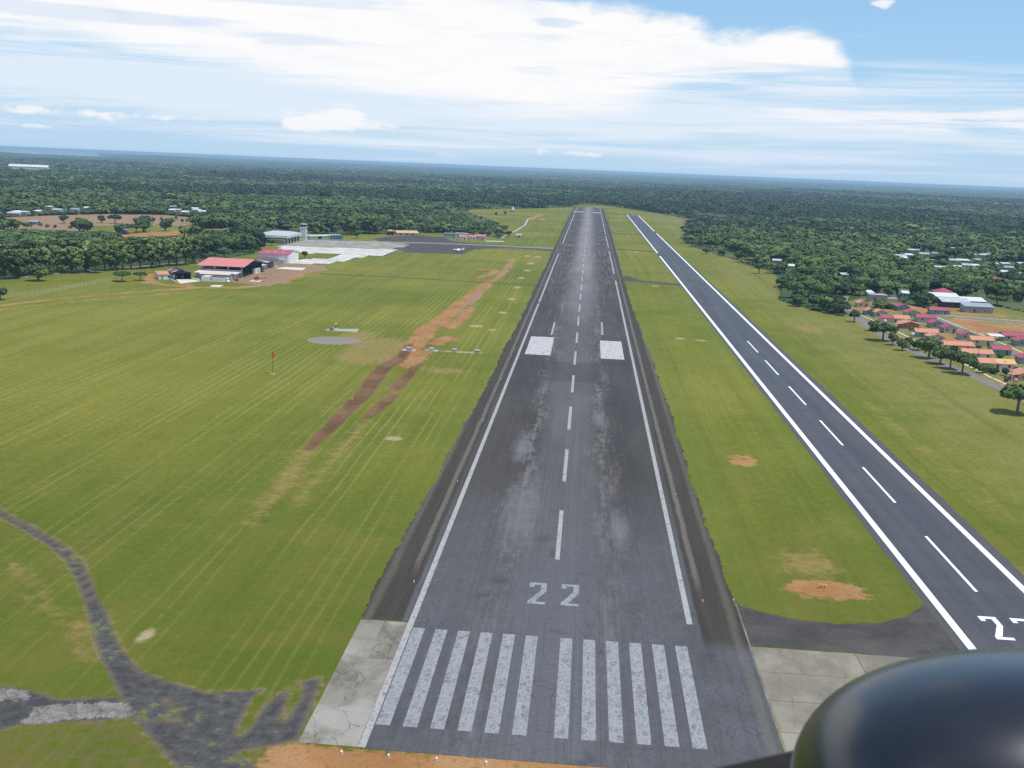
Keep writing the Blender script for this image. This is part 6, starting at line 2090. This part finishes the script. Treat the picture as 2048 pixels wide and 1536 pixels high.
# the sea beyond, far left
sm = Mat('sea_water', 0.25, 0.5)
x, y, z = sm.pos()
n1 = sm.noise(sm.vec(x * 0.0005, y * 0.0002), 1.0, 4, 0.6)
sme = MB()
sa = np.linspace(-0.80, -0.40, 30)
sd_ = np.linspace(11200, 46000, 30)
for r_ in sd_:
    for a_ in sa:
        X0, Y0 = r_ * math.sin(a_), r_ * math.cos(a_)
        sme.v.append((X0, Y0, float(curve_drop(X0, Y0)) + 2.0))
for i in range(29):
    for j in range(29):
        sme.f.append((i * 30 + j, i * 30 + j + 1, (i + 1) * 30 + j + 1, (i + 1) * 30 + j))
structure(sme.build('sea', sm.out(sm.mix(n1.ss(0.62, 0.68), (0.035, 0.075, 0.11), (0.55, 0.58, 0.60))), smooth=True), 'thin blue line of sea on the horizon')

# ------------------------------------------------------------------ the aircraft that carries the camera
def cam_pt(px, py, depth):
    return CAMM @ Vector(((px - 1024) / FPX * depth, -(py - 768) / FPX * depth, -depth))


cw = thing('aircraft_panel_hood', 'rounded dark glossy hood of the aircraft at the lower right corner', 'aircraft part', cam_pt(2150, 1640, 0.95))  # rounded body taken for the instrument panel glareshield
cwm = Mat('glossy_dark_hood', 0.28, 0.5)
cwm.b.inputs['Coat Weight'].default_value = 0.4
cwm.b.inputs['Coat Roughness'].default_value = 0.2
x, y, z = cwm.objpos()
n1 = cwm.noise(cwm.vec(x, y, z), 5.0, 3)
M['hood'] = cwm.out(cwm.mix(n1, (0.010, 0.013, 0.020), (0.018, 0.022, 0.030)))
Rm = CAMM.to_3x3()
hood = MB()
nu, nv = 64, 40
ax3 = (0.251, 0.146, 0.16)


def spow(v, e):
    return math.copysign(abs(v) ** e, v)


for i in range(nv + 1):
    t = -math.pi / 2 + math.pi * i / nv
    for j in range(nu):
        a_ = 2 * math.pi * j / nu
        e = 2 / 2.5
        p = Vector((ax3[0] * spow(math.cos(t), e) * spow(math.cos(a_), e), ax3[1] * spow(math.cos(t), e) * spow(math.sin(a_), e), ax3[2] * spow(math.sin(t), e)))
        hood.v.append(tuple(Rm @ p))
for i in range(nv):
    for j in range(nu):
        a0, a1 = i * nu + j, i * nu + (j + 1) % nu
        hood.f.append((a0, a1, a1 + nu, a0 + nu))
hood.build('hood_shell', M['hood'], cw, True)
wf = thing('windscreen_frame', 'thin black windscreen frame edge at the bottom beside the dark hood', 'aircraft part', cam_pt(1500, 1560, 0.8))
o_ = cam_pt(1500, 1560, 0.8)
pth = [cam_pt(*p) - o_ for p in ((1330, 1600, 1.2), (1430, 1572, 1.2), (1540, 1547, 1.2), (1660, 1523, 1.2), (1780, 1503, 1.2))]
MB().tube(pth, 0.019, 12).build('frame_bar', M['rubber'], wf, True)
MB().tube([p + Rm @ Vector((0, 0.019, 0)) for p in pth], 0.002, 8).build('seal', M['steel'], wf, True)

# ------------------------------------------------------------------ haze
hz = bpy.data.materials.new('haze_air')
hz.use_nodes = True
hz.node_tree.nodes.clear()
vol = hz.node_tree.nodes.new('ShaderNodeVolumePrincipled')
vol.inputs['Color'].default_value = (0.50, 0.76, 1.0, 1)
vol.inputs['Density'].default_value = 8.0e-5
vol.inputs['Anisotropy'].default_value = 0.0
mo = hz.node_tree.nodes.new('ShaderNodeOutputMaterial')
hz.node_tree.links.new(vol.outputs[0], mo.inputs['Volume'])
haze = MB().box(-50000, -3000, -60, 50000, 50000, 74.0).build('haze', hz)
tag(haze, 'thin bluish haze in the air over the land', 'haze', kind='stuff')
